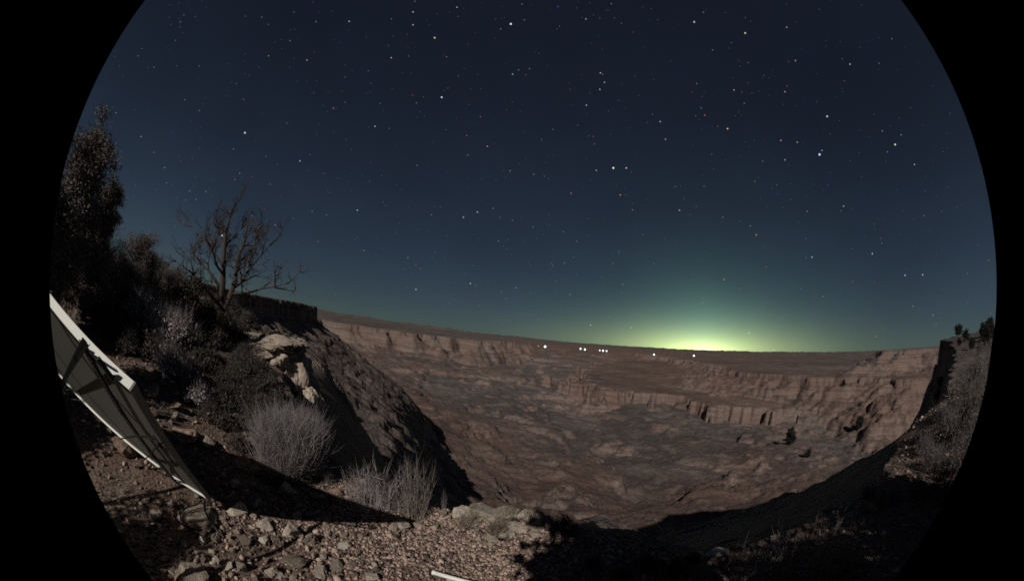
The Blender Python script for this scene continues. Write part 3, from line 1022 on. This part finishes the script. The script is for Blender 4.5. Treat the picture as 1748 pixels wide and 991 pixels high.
# the overgrown hillside on the left
hill = []
for i, (px, py, hp, k) in enumerate([
        (240, 560, 74, 'BUSH'), (268, 585, 70, 'BUSH'), (300, 600, 76, 'BUSH'), (330, 610, 60, 'DARK'), (285, 640, 60, 'BUSH'), (318, 655, 56, 'BUSH'),
        (215, 545, 60, 'DARK'), (190, 520, 60, 'DARK'), (165, 500, 54, 'DARK'), (250, 520, 62, 'DARK'), (345, 560, 60, 'DARK'), (310, 540, 64, 'DARK'), (285, 520, 60, 'BUSH'),
        (370, 590, 46, 'DARK'), (420, 560, 40, 'DARK'), (340, 690, 48, 'BUSH'), (375, 660, 44, 'DARK'), (400, 690, 44, 'DARK'), (425, 700, 40, 'DARK'), (220, 600, 44, 'DARK'),
        (180, 560, 50, 'DARK'), (140, 520, 50, 'DARK'), (270, 475, 44, 'DARK'), (330, 505, 46, 'DARK'), (360, 530, 40, 'DARK'), (390, 540, 44, 'DARK'), (410, 520, 34, 'DARK'),
        (300, 485, 40, 'DARK'), (385, 730, 40, 'DARK'), (355, 630, 50, 'DARK'), (330, 580, 60, 'DARK'), (300, 565, 60, 'DARK'), (265, 545, 60, 'DARK'), (405, 660, 56, 'DARK'), (380, 695, 50, 'DARK'), (425, 730, 44, 'DARK'), (410, 765, 40, 'DARK'), (360, 715, 44, 'DARK'), (435, 680, 46, 'DARK'), (300, 625, 44, 'DARK'), (265, 610, 50, 'DARK'), (235, 585, 50, 'DARK'), (200, 575, 44, 'DARK'), (160, 545, 44, 'DARK'), (325, 640, 40, 'DARK'), (365, 565, 54, 'DARK'), (395, 580, 50, 'DARK'), (250, 490, 60, 'DARK'), (220, 500, 60, 'DARK'), (408, 640, 56, 'DARK'), (432, 655, 60, 'DARK'), (458, 676, 56, 'DARK'), (424, 686, 50, 'DARK'), (446, 705, 46, 'DARK'), (398, 668, 50, 'DARK'), (470, 700, 44, 'DARK'), (415, 622, 46, 'DARK'), (440, 632, 40, 'DARK'), (195, 480, 60, 'DARK'), (560, 820, 30, 'WISPY'), (515, 815, 34, 'DARK')]):
    o = plant(k, px, py, hp, 'wiry bare shrub beside the rounded rocks on the brink', group='shrubs on the left hillside' if k != 'WISPY' else None, wide=.8)
    if k != 'WISPY': hill.append((o, 'gray leafy' if k == 'BUSH' else 'dark tangled', px, py))
single_out(hill, [('the tallest juniper', 145, 330), ('the narrow juniper', 205, 400), ('the short bushy juniper', 255, 450), ('the dead tree', 392, 560), ('the panel corner', 225, 650),
                  ('the outcrop ledge', 465, 575), ('the feathery bush', 492, 740), ('the long dead branch', 315, 595)], 'shrub')


# ------------------------------------------------------------------ trees
def limb_path(p0, d, L, seg, r, wob, lift):
    pts = [np.array(p0, float)]; d = norm(d)
    for k in range(seg):
        d = norm(d + r.normal(0, wob, 3) + np.array([0, 0, lift]))
        pts.append(pts[-1] + d * L / seg)
    return pts


def juniper(pos, H, R, seed, label, group=None, name='juniper_tree', mat='juniper', col=1.0, dens=1.0, leaf=.036, parts=True):
    r = np.random.default_rng(seed)
    root = empty(name, pos)
    tag(root, label, 'tree', group)
    tr = MB()
    path = limb_path((0, 0, -.1), (r.normal(0, .1), r.normal(0, .1), 1), H * .93, 7, r, .07, .08)
    tr.tube(path, [max(.015, .055 * H * (1 - k / 8.0) ** 1.1 + .01) for k in range(8)], 7)
    tips = []
    lb = MB()
    nl = int(16 + 6 * dens)
    for i in range(nl):
        t = .12 + .82 * (i / nl)
        k = t * 7; a = int(min(6, k)); q = path[a] + (path[a + 1] - path[a]) * (k - a)
        an = i * 2.4 + r.uniform(-.4, .4)
        prof = (math.sin(math.pi * min(1, (t * .86 + .14)) ** .75) ** .6) if col < .8 else (1 - t) ** .5 * min(1, t * 4 + .3)
        L = R * max(.22, prof) * r.uniform(.75, 1.12)
        pts = limb_path(q, (math.cos(an), math.sin(an), .55), L, 4, r, .12, .10)
        lb.tube(pts, [.016 * H * (1 - m / 5.0) * .6 + .006 for m in range(5)], 4, False)
        tips += [pts[-1], pts[-2], .5 * (pts[-1] + pts[-2]) + r.normal(0, .06 * R, 3), pts[-3] + r.normal(0, .08 * R, 3)]
        for j in range(3):
            e = pts[r.integers(1, 5)] + r.normal(0, .17 * R, 3) + np.array([0, 0, .08 * R])
            tips.append(e)
    tips.append(path[-1]); tips.append(path[-1] - (0, 0, .05 * H))
    tr.build('trunk', M['bark'], root)
    lb.build('limbs', M['bark'], root)
    link('crown', leaf_cloud(np.array(tips), leaf * H / 3.2, seed + 1, int((70 if leaf > .05 else 190) * dens), .085 * R + .02, M[mat], 'crown', .9), root)
    return root


juniper(on(-79.4, 9.0, -.1), 4.3, 1.05, 11, 'tallest dark juniper at the far left edge of view', col=.5, dens=1.7)
juniper(on(-74.0, 9.8, -.1), 3.55, .68, 12, 'narrow juniper with a rounded top beside the tallest one', col=.5, dens=1.6)
juniper(on(-76.5, 11.0, -.1), 2.9, 1.1, 15, 'bushy juniper in the dark between the tallest juniper and the hillside', col=.6, dens=1.3)
juniper(on(-65.0, 12.0, -.1), 2.35, .85, 13, 'short bushy juniper left of the dead tree', col=.5, dens=1.6)
juniper(on(-69.8, 11.0, -.1), 2.0, 1.0, 14, 'low juniper between the narrow one and the short bushy one', col=.6, dens=1.3)
juniper(on(-60.0, 12.5, -.1), 1.5, .9, 16, 'lowest dark juniper between the short bushy one and the dead tree', col=.6, dens=1.3)

# the dead tree against the sky
r = np.random.default_rng(77)
dpos = on(-50.6, 9.6, -.15)
dead = empty('dead_tree', dpos)
dead.scale = (1.06, 1.06, 1.06)
tag(dead, 'bare dead tree with twisted branches standing against the sky at the left', 'tree')
BX = norm(np.cross(ray(385, 470), (0, 0, 1)))               # across the view; the tree spreads mostly along it
BX = np.array([BX[0], BX[1], 0]); BX = BX / np.linalg.norm(BX)
BY = np.array([-BX[1], BX[0], 0])
up_z = np.array([0, 0, 1.0])
tm = MB()
tpath = [np.array((0, 0, 0)), BX * .05 + up_z * .6, BX * .02 + up_z * 1.15, -BX * .02 + up_z * 1.7, -BX * .12 + up_z * 2.3, -BX * .2 + up_z * 2.8, -BX * .22 + up_z * 3.3, -BX * .16 + up_z * 3.75]
tm.tube(tpath, [.12, .10, .09, .08, .06, .045, .03, .01], 8)
tpath2 = [BX * .04 + up_z * .9, BX * .22 + up_z * 1.35, BX * .30 + up_z * 1.8, BX * .26 + up_z * 2.3, BX * .35 + up_z * 2.8, BX * .30 + up_z * 3.3]
tm.tube(tpath2, [.08, .07, .06, .05, .035, .012], 7)
tm.build('trunk', M['dead_wood'], dead)


def dead_branch(p0, d, L, w):
    mb = MB(); tw = MB()

    def grow(m, q, dd, LL, ww, lvl):
        seg = 5 if lvl < 2 else 3
        pts = limb_path(q, dd, LL, seg, r, .20, .10 if lvl else .05)
        m.tube(pts, [max(.0045, ww * (1 - k / (seg + .3))) for k in range(seg + 1)], 5 if lvl == 0 else 4, False)
        if lvl >= 3: return
        for j in range((7, 5, 3)[lvl]):
            k = r.integers(1, seg + 1)
            t = norm(pts[k] - pts[k - 1])
            sd = norm(t * .75 + r.normal(0, .62, 3) + up_z * .25)
            grow(tw, pts[k], sd, LL * r.uniform(.30, .55), max(.006, ww * .5), lvl + 1)
    grow(mb, p0, d, L, w, 0)
    o = mb.build('branch', M['dead_wood'], dead)
    tag(tw.build('twigs', M['dead_wood'], o), kind='stuff')


for (b, z, dx, dy, dz, L, w) in [(-.02, 1.5, -1, .2, .35, 1.5, .05), (0, 1.15, -1, -.3, .25, 1.1, .045), (-.1, 2.1, -1, .1, .42, 1.5, .04), (.28, 1.6, 1, .1, .2, 1.5, .05),
                                 (.26, 1.45, 1, -.2, .12, 1.55, .05), (.28, 2.2, .8, .2, .75, 1.1, .035), (-.18, 2.7, -.55, 0, .9, .8, .03), (.34, 2.8, .5, .1, .9, .7, .025),
                                 (-.2, 3.0, .35, -.2, .9, .75, .025), (-.05, 1.8, .1, 1, .5, .9, .035), (.25, 1.9, .3, -1, .5, .9, .035), (-.08, 1.9, -.9, -.4, .5, 1.2, .035), (-.15, 2.45, -.8, .3, .8, .9, .03), (.3, 2.0, .9, -.3, .5, 1.1, .035), (.28, 2.5, .7, -.2, .9, .8, .03), (0, .95, -.9, .3, .1, 1.0, .04), (-.12, 2.5, .3, .4, .9, .9, .03)]:
    dead_branch(BX * b + up_z * z, BX * dx + BY * dy + up_z * dz, L, w)

# fallen dead branches on the left hillside
for i, (a, b, lb) in enumerate([((275, 585), (355, 605), 'long bare dead branch lying across the left hillside'), ((300, 610), (285, 585), 'short forked dead branch on the left hillside'),
                                ((120, 440), (175, 500), 'pale fallen log on the dark slope at the far left')]):
    pa, pb = at(*a, lift=.12), at(*b, lift=.12)
    mb = MB()
    mids = [pa + (pb - pa) * t + np.array([0, 0, .12 * math.sin(t * 9 + i)]) + RNG.normal(0, .04, 3) for t in np.linspace(0, 1, 7)]
    mb.tube(mids, [.035, .035, .03, .028, .022, .016, .008], 6)
    o = empty('dead_branch', pa); tag(o, lb, 'branch')
    q = mb.build('stem', M['tan_twig'], o); q.location = -pa
    for t in (2, 3, 4, 5):
        tw = MB()
        tw.tube([mids[t], mids[t] + RNG.normal(0, .14, 3) + np.array([0, 0, .1]), mids[t] + RNG.normal(0, .2, 3) + np.array([0, 0, .2])], [.014, .009, .004], 4)
        q = tw.build('twig', M['tan_twig'], o); q.location = -pa

# junipers just behind the viewer, which throw the shade over the ground at the right; those on the left are added unseen to darken that side
shade_trees = []
for i, (x, y, H, R) in enumerate([(-.30, -2.3, 5.6, 1.7), (1.5, -2.5, 3.7, 1.6), (3.7, -2.3, 3.4, 1.5), (2.6, -3.6, 4.2, 1.6), (5.0, -4.6, 4.6, 1.5), (7.2, -4.0, 4.0, 1.3),
                                  (-6.4, -.5, 3.5, 1.3), (-9.0, -.2, 3.6, 1.3), (-12.5, .4, 3.9, 1.4), (-3.7, -2.2, 2.6, 1.1), (-5.2, -2.0, 2.9, 1.1)]):
    shade_trees.append((x, juniper(np.array([x, y, h1(x, y) - .1]), H, R, 30 + i, 'x', 'junipers behind the viewpoint', dens=1.2, leaf=.085)))
for i, (x, o) in enumerate(sorted(shade_trees, key=lambda t: t[0])):
    o['label'] = 'unseen juniper behind the viewpoint that shades the rim, %s from the left' % ['first', 'second', 'third', 'fourth', 'fifth', 'sixth', 'seventh', 'eighth', 'ninth', 'tenth', 'eleventh', 'twelfth'][i]

# small junipers along the far right rim, and a few dark ones down on the benches
vi = 0
skyline = []
_sr = random.Random(5)
ROW = sorted([(70.3 + 9.9 * _sr.random() ** .8, _sr.uniform(95, 260), _sr.uniform(2.4, 7.0)) for _ in range(30)])
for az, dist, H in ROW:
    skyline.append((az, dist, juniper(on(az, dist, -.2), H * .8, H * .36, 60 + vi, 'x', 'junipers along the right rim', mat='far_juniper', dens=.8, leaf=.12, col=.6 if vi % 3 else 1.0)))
    vi += 1
NTH = ['first', 'second', 'third', 'fourth', 'fifth', 'sixth', 'seventh', 'eighth', 'ninth', 'tenth', 'eleventh', 'twelfth', 'thirteenth', 'fourteenth', 'fifteenth', 'sixteenth', 'seventeenth', 'eighteenth',
       'nineteenth', 'twentieth'] + ['twenty ' + w for w in ('first', 'second', 'third', 'fourth', 'fifth', 'sixth', 'seventh', 'eighth', 'ninth')] + ['thirtieth']
for i, (az, dist, o) in enumerate(sorted(skyline, key=lambda t: t[0])):
    o['label'] = 'small dark juniper on the right hand rim, %s from the left in its row' % NTH[i]
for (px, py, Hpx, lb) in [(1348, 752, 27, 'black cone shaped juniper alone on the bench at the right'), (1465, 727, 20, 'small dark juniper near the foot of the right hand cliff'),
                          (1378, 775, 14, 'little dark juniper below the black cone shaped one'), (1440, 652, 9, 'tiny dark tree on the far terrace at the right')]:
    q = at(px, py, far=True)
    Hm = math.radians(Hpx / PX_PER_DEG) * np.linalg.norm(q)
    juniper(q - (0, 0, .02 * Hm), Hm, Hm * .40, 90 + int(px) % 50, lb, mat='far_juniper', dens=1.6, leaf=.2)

# ------------------------------------------------------------------ solar panel, seen from behind
TLd, TRd, BRd, BMd = ray(88, 520), ray(221, 659), ray(355, 847), ray(150, 690)
Ldir = norm(np.cross(np.cross(TLd, TRd), np.cross(BRd, BMd)))
k = 2.25
gz = h1(*(BRd * 4.0)[:2])
t_br = (gz + .16) / BRd[2]
BR = BRd * t_br
TR = TRd * t_br / k
W = BR - TR
W = W - Ldir * (W @ Ldir)
wid = np.linalg.norm(W); Wd = W / wid
Nb = norm(np.cross(Wd, Ldir))                                # back of the panel, towards the viewer
LEN, DEP, TH = 3.3, .047, .012
panel = empty('solar_panel', BR)
tag(panel, 'tilted solar panel seen from behind, white metal frame catching the moonlight', 'solar panel')


def pl(name, mb, mat, parent=None):
    o = mb.build(name, M[mat], parent or panel)
    if parent is None: o.location = -BR
    return o


def pp(l, w, n):
    """point on the panel: l back from the right end, w down from the top edge, n behind the proud edge"""
    return TR - Ldir * l + Wd * w - Nb * n


m = MB(); m.box(pp(LEN / 2, wid / 2, DEP - .012), Ldir, Wd, Nb, LEN - .02, wid - .02, .006); sheet = pl('back_sheet', m, 'sheet')
m = MB(); m.box(pp(LEN / 2, wid / 2, DEP - .003), Ldir, Wd, Nb, LEN - .02, wid - .02, .006); pl('glass', m, 'cell')
m = MB(); m.box(pp(LEN / 2, 0, DEP / 2), Ldir, Wd, Nb, LEN, TH, DEP); top = pl('top_rail', m, 'aluminium')
m = MB(); m.box(pp(LEN / 2, .034, .003), Ldir, Wd, Nb, LEN - .03, .054, .004); q = pl('shade_lip', m, 'steel', top); q.location = (0, 0, 0)  # dark colour stands in for the shaded band below the top rail
m = MB(); m.box(pp(LEN / 2, wid, DEP * .62), Ldir, Wd, Nb, LEN, TH, DEP * .76); pl('bottom_rail', m, 'aluminium')
m = MB(); m.box(pp(-.004, wid / 2, DEP / 2), Ldir, Wd, Nb, TH, wid + TH, DEP + .004); pl('end_rail', m, 'dull_frame')
m = MB(); m.box(pp(LEN, wid / 2, DEP / 2), Ldir, Wd, Nb, TH, wid + TH, DEP + .004); pl('end_rail', m, 'dull_frame')


def pick(px, py, off=0.0):
    """panel-plane point (proud edge plane, shifted towards the viewer) on a sight line"""
    d = ray(px, py)
    return d * ((TR + Nb * off) @ Nb) / (d @ Nb)


def slotted(a, b, w, name, parent=None):
    """a perforated steel strip with real holes"""
    a, b = np.asarray(a), np.asarray(b)
    d = norm(b - a); sdir = norm(np.cross(d, Nb)); L = np.linalg.norm(b - a)
    mb = MB()
    mb.box((a + b) / 2 + sdir * w * .36, d, sdir, Nb, L, w * .28, .005)
    mb.box((a + b) / 2 - sdir * w * .36, d, sdir, Nb, L, w * .28, .005)
    mb.box((a + b) / 2 - sdir * w * .5 - Nb * w * .12, d, sdir, Nb, L, .004, w * .24)
    n = int(L / .040)
    for i in range(n + 1):
        mb.box(a + d * (L * i / n), d, sdir, Nb, .019, w * .46, .0048)
    return pl(name, mb, 'steel')


slotted(pick(140, 578, .004), pick(302, 818, .004), .055, 'slotted_brace')
slotted(pick(146, 576, .010), pick(104, 652, .010), .046, 'slotted_brace')
m = MB(); m.box(pick(180, 622, .012), norm(Wd + Ldir * .6), Nb, np.cross(norm(Wd + Ldir * .6), Nb), .12, .02, .022); pl('clamp', m, 'steel')


def cable(pix, rad, off=.03, world_pts=None):
    pts = world_pts or [pick(x, y, off + .03 * math.sin(i * 1.7)) for i, (x, y) in enumerate(pix)]
    out = []
    for i in range(len(pts) - 1):
        for t in (0, .33, .66): out.append(pts[i] + (pts[i + 1] - pts[i]) * t)
    out.append(pts[-1])
    out = [out[0]] + [(out[i - 1] + 2 * out[i] + out[i + 1]) / 4 for i in range(1, len(out) - 1)] + [out[-1]]
    mb = MB(); mb.tube(out, rad, 6)
    return pl('cable', mb, 'cable')


cable([(205, 742), (218, 739), (232, 737), (247, 738), (262, 742)], .007)
cable([(258, 764), (266, 757), (274, 751), (280, 745)], .006)
cable([(226, 800), (240, 784), (252, 772), (262, 765)], .006)
cable([(262, 738), (275, 755), (290, 775), (303, 788)], .010)
sl = [at(306, 866, .05), at(300, 882, .10), at(304, 896, .11), at(318, 905, .10), at(336, 908, .06), at(352, 905, .05)]
cable(None, .010, world_pts=[pick(318, 835, .02)] + sl)
sl = [at(352, 866, .08), at(354, 884, .10), at(362, 898, .09), at(374, 907, .05), at(384, 915, .03)]
cable(None, .013, world_pts=[pick(350, 846, .02)] + sl)
sl = [at(338, 868, .09), at(326, 880, .12), at(310, 890, .10)]
cable(None, .008, world_pts=[pick(345, 846, .02)] + sl)
foot = MB()
fa = at(312, 866); fb_ = pick(312, 838, 0)
fd = norm(fb_ - fa)
foot.box((fa + fb_) / 2, fd, norm(np.cross(fd, Nb)), norm(np.cross(fd, np.cross(fd, Nb))), np.linalg.norm(fb_ - fa) + .1, .10, .05)
pl('foot', foot, 'steel')
legs = MB()
for l in (.9, 2.6):
    a = pp(l, .06, DEP + .02); b = np.array([a[0], a[1] , h1(a[0], a[1]) - .05])
    legs = MB(); legs.tube([a, b], .03, 8); pl('leg', legs, 'dull_frame')

# white rod lying on the gravel
ra, rb = at(739, 974, .035), at(828, 1000, .035)
mb = MB(); mb.tube([ra, ra + (rb - ra) * .5, ra + (rb - ra) * 1.6], .021, 12)
rod = empty('white_rod', ra); tag(rod, 'white round rod lying on the gravel, its end pointing at the rubble', 'rod')
q = mb.build('shaft', M['aluminium'], rod, True); q.location = -ra
d = norm(rb - ra)
mb = MB(); mb.tube([ra - d * .006, ra + d * .02], .0235, 12); q = mb.build('end_cap', M['aluminium'], rod); q.location = -ra

# ------------------------------------------------------------------ lamps far out on the plain
lampmat = emitter('distant_lamp_light', (.86, .93, 1.0), 2.4)
warm = emitter('distant_warm_light', (.95, .85, .45), .9)
ico = MB()


def sphere_mesh(name, mat, sub=2):
    import bmesh
    bm = bmesh.new(); bmesh.ops.create_icosphere(bm, subdivisions=sub, radius=1)
    me = bpy.data.meshes.new(name); bm.to_mesh(me); bm.free(); me.materials.append(mat)
    return me


LM, WM = sphere_mesh('globe', lampmat), sphere_mesh('globe', warm)
for px, py, rp, me, lb in [(930.5, 584.5, 3.4, LM, 'brightest bluish lamp far out on the plain, leftmost of the white lights'), (919, 583.5, 1.3, WM, 'faint yellowish lamp just left of the brightest lamp'),
                           (991, 588.2, 2.5, LM, 'left lamp of the close pair right of the brightest lamp'), (998.5, 589.3, 2.8, LM, 'right lamp of the close pair right of the brightest lamp'),
                           (1024, 590.8, 1.9, LM, 'left end lamp of the row of three merged lights'), (1029.5, 591.5, 2.6, LM, 'middle lamp of the row of three merged lights'),
                           (1035.5, 592, 2.2, LM, 'right end lamp of the row of three merged lights'), (1116.5, 598, 2.5, LM, 'single lamp on the plain left of the green glow'),
                           (1184.5, 600, 2.6, LM, 'single lamp under the middle of the green glow')]:
    d = ray(px, py)
    D = 11000.0 if d[2] > -.0075 else 9000.0
    pos = d * D
    g = h1(pos[0], pos[1])
    R_ = D * math.radians(rp * .56 / PX_PER_DEG)
    base = np.array([pos[0], pos[1], min(g, pos[2] - R_)])
    root = empty('distant_lamp', base); tag(root, lb, 'lamp')
    gl = link('globe', me, root); gl.location = pos - base; gl.scale = (R_,) * 3
    mast = MB(); mast.tube([np.zeros(3), pos - base], max(3.0, R_ * .08), 6)
    mast.build('mast', M['dull_frame'], root)

# ------------------------------------------------------------------ stars
SD = 180000.0
tone = {'w': (.95, .97, 1.0), 'b': (.55, .68, 1.0), 'y': (1.0, .88, .55), 'o': (1.0, .62, .42), 't': (.55, .95, .95), 'p': (1.0, .68, .72), 'u': (.16, .20, 1.0), 'g': (.35, .95, .5), 'r': (1.0, .25, .25)}
STM = {}


def star_mesh(c, s):
    if (c, s) not in STM:
        STM[(c, s)] = sphere_mesh('star', emitter('starlight_%s_%d' % (c, int(s * 100)), tone[c], s), 1)
    return STM[(c, s)]


BRIGHT = [(1399, 257, 3.2, 'b', 1.0, 'brightest star, blue white, high at the right'), (418, 220, 2.6, 'b', .9, 'bright blue white star alone above the dead tree'),
          (1047, 280, 2.7, 'w', 1.0, 'left star of the bright pair near the middle of the sky'), (1069, 280, 2.2, 'p', .6, 'right star of the bright pair near the middle of the sky'),
          (872, 34.5, 2.6, 'w', 1.0, 'bright white star at the top middle of the sky'), (754, 159.5, 2.3, 'w', .8, 'bright white star left of the top middle'),
          (742, 58, 2.3, 'y', .6, 'yellowish star near the top, left of the bright white one'), (1528, 240, 2.4, 'y', .8, 'yellowish star at the far right of the sky'),
          (1242, 213, 2.2, 'y', .6, 'yellow star left of the brightest star'), (1185, 31, 2.4, 't', .6, 'pale teal star near the top right'),
          (1272, 50, 2.4, 'y', .6, 'pale yellow star near the top right, below the teal one'), (1412, 192, 2.4, 'w', .6, 'white star straight above the brightest star'),
          (379, 395, 1.9, 'y', .8, 'yellow star seen through the top of the dead tree'), (1279, 561, 2.2, 'w', .6, 'white star low above the right end of the green glow'),
          (1321, 591, 2.0, 'w', .6, 'white star touching the horizon right of the green glow')]
for px, py, rp, c, s, lb in BRIGHT:
    o = link('star', star_mesh(c, s), None, ray(px, py) * SD)
    o.scale = (SD * math.radians(rp * .62 / PX_PER_DEG),) * 3
    tag(o, lb, 'star')
MID = [(596, 30, 'w'), (832, 243, 'o'), (1253, 147, 'p'), (1358, 97, 'b'), (524, 96, 'p'), (815, 355, 'w'), (791, 364, 'w'), (1160, 352, 'w'), (1440, 345, 'o'), (1127, 201, 'w'), (1136, 231, 'p'),
       (640, 209, 'w'), (929, 294, 'u'), (1018, 284, 't'), (875, 120, 't'), (1340, 266, 'o'), (1361, 236, 'p'), (1489, 426, 'w'), (710, 487, 'w'), (470, 377, 'b'), (440, 382, 'w'), (1025, 118, 'w'), (1032, 134, 't'),
       (1024, 146, 'w'), (1001, 173, 'w'), (1561, 274, 't'), (1343, 40, 'o'), (705, 36, 'w'), (1059, 326, 'o'), (975, 323, 'r'), (569, 178, 'r'), (1545, 463, 'w'), (1575, 462, 'w'), (803, 477, 'w'), (1008, 548, 'w'), (1077, 552, 'w'),
       (1291, 394, 'o'), (1333, 233, 'p'), (1451, 103, 'w'), (1403, 250, 'b'), (705, 14, 'w'), (780, 6, 't'), (668, 92, 'y'), (1000, 26, 't'), (1340, 150, 'o'), (610, 352, 'w'), (512, 268, 'w'), (1236, 470, 'o'), (1386, 432, 'w'), (1203, 190, 'r')]
mids_ = []
for px, py, c in MID:
    o = link('star', star_mesh(c, .55), None, ray(px, py) * SD)
    o.scale = (SD * math.radians(1.0 / PX_PER_DEG),) * 3
    tag(o, 'x', 'star', 'small stars in the night sky')
    mids_.append((o, {'w': 'small white', 'o': 'small orange', 'p': 'small pinkish', 'b': 'small blue', 't': 'small teal', 'u': 'small deep blue', 'y': 'small yellow', 'r': 'small red'}[c], px, py))
single_out(mids_, [('the brightest star', 1399, 257), ('the blue white star over the dead tree', 418, 220), ('the bright pair', 1058, 280), ('the top middle bright star', 872, 34),
                   ('the bright star left of top middle', 754, 159), ('the far right yellowish star', 1528, 240), ('the yellow star near the brightest', 1242, 213), ('the pale teal star', 1185, 31),
                   ('the star above the green glow', 1279, 561), ('the dead tree', 385, 400)], 'star')
# the faint ones: one mass
ov = np.array([[1, 0, 0], [-1, 0, 0], [0, 1, 0], [0, -1, 0], [0, 0, 1], [0, 0, -1]], float)
of = np.array([[0, 2, 4], [2, 1, 4], [1, 3, 4], [3, 0, 4], [2, 0, 5], [1, 2, 5], [3, 1, 5], [0, 3, 5]])
for c, cnt, s in (('w', 800, .30), ('o', 300, .26), ('b', 320, .34), ('g', 190, .34), ('u', 160, .6), ('r', 60, .4), ('y', 200, .30)):
    u = RNG.normal(size=(cnt * 3, 3)); u /= np.linalg.norm(u, axis=1)[:, None]
    u = u[(u[:, 2] > .03)][:cnt]
    sz = SD * np.radians((.42 + .62 * RNG.random(len(u)) ** 4) / PX_PER_DEG)
    V = ov[None] * sz[:, None, None] + u[:, None, :] * SD
    F = of[None] + (np.arange(len(u)) * 6)[:, None, None]
    o = link('faint_stars', mesh_np('faint_stars', V.reshape(-1, 3), F.reshape(-1, 3), emitter('faint_starlight_' + c, tone[c], s)))
    tag(o, 'scatter of faint stars across the night sky', 'stars', kind='stuff')
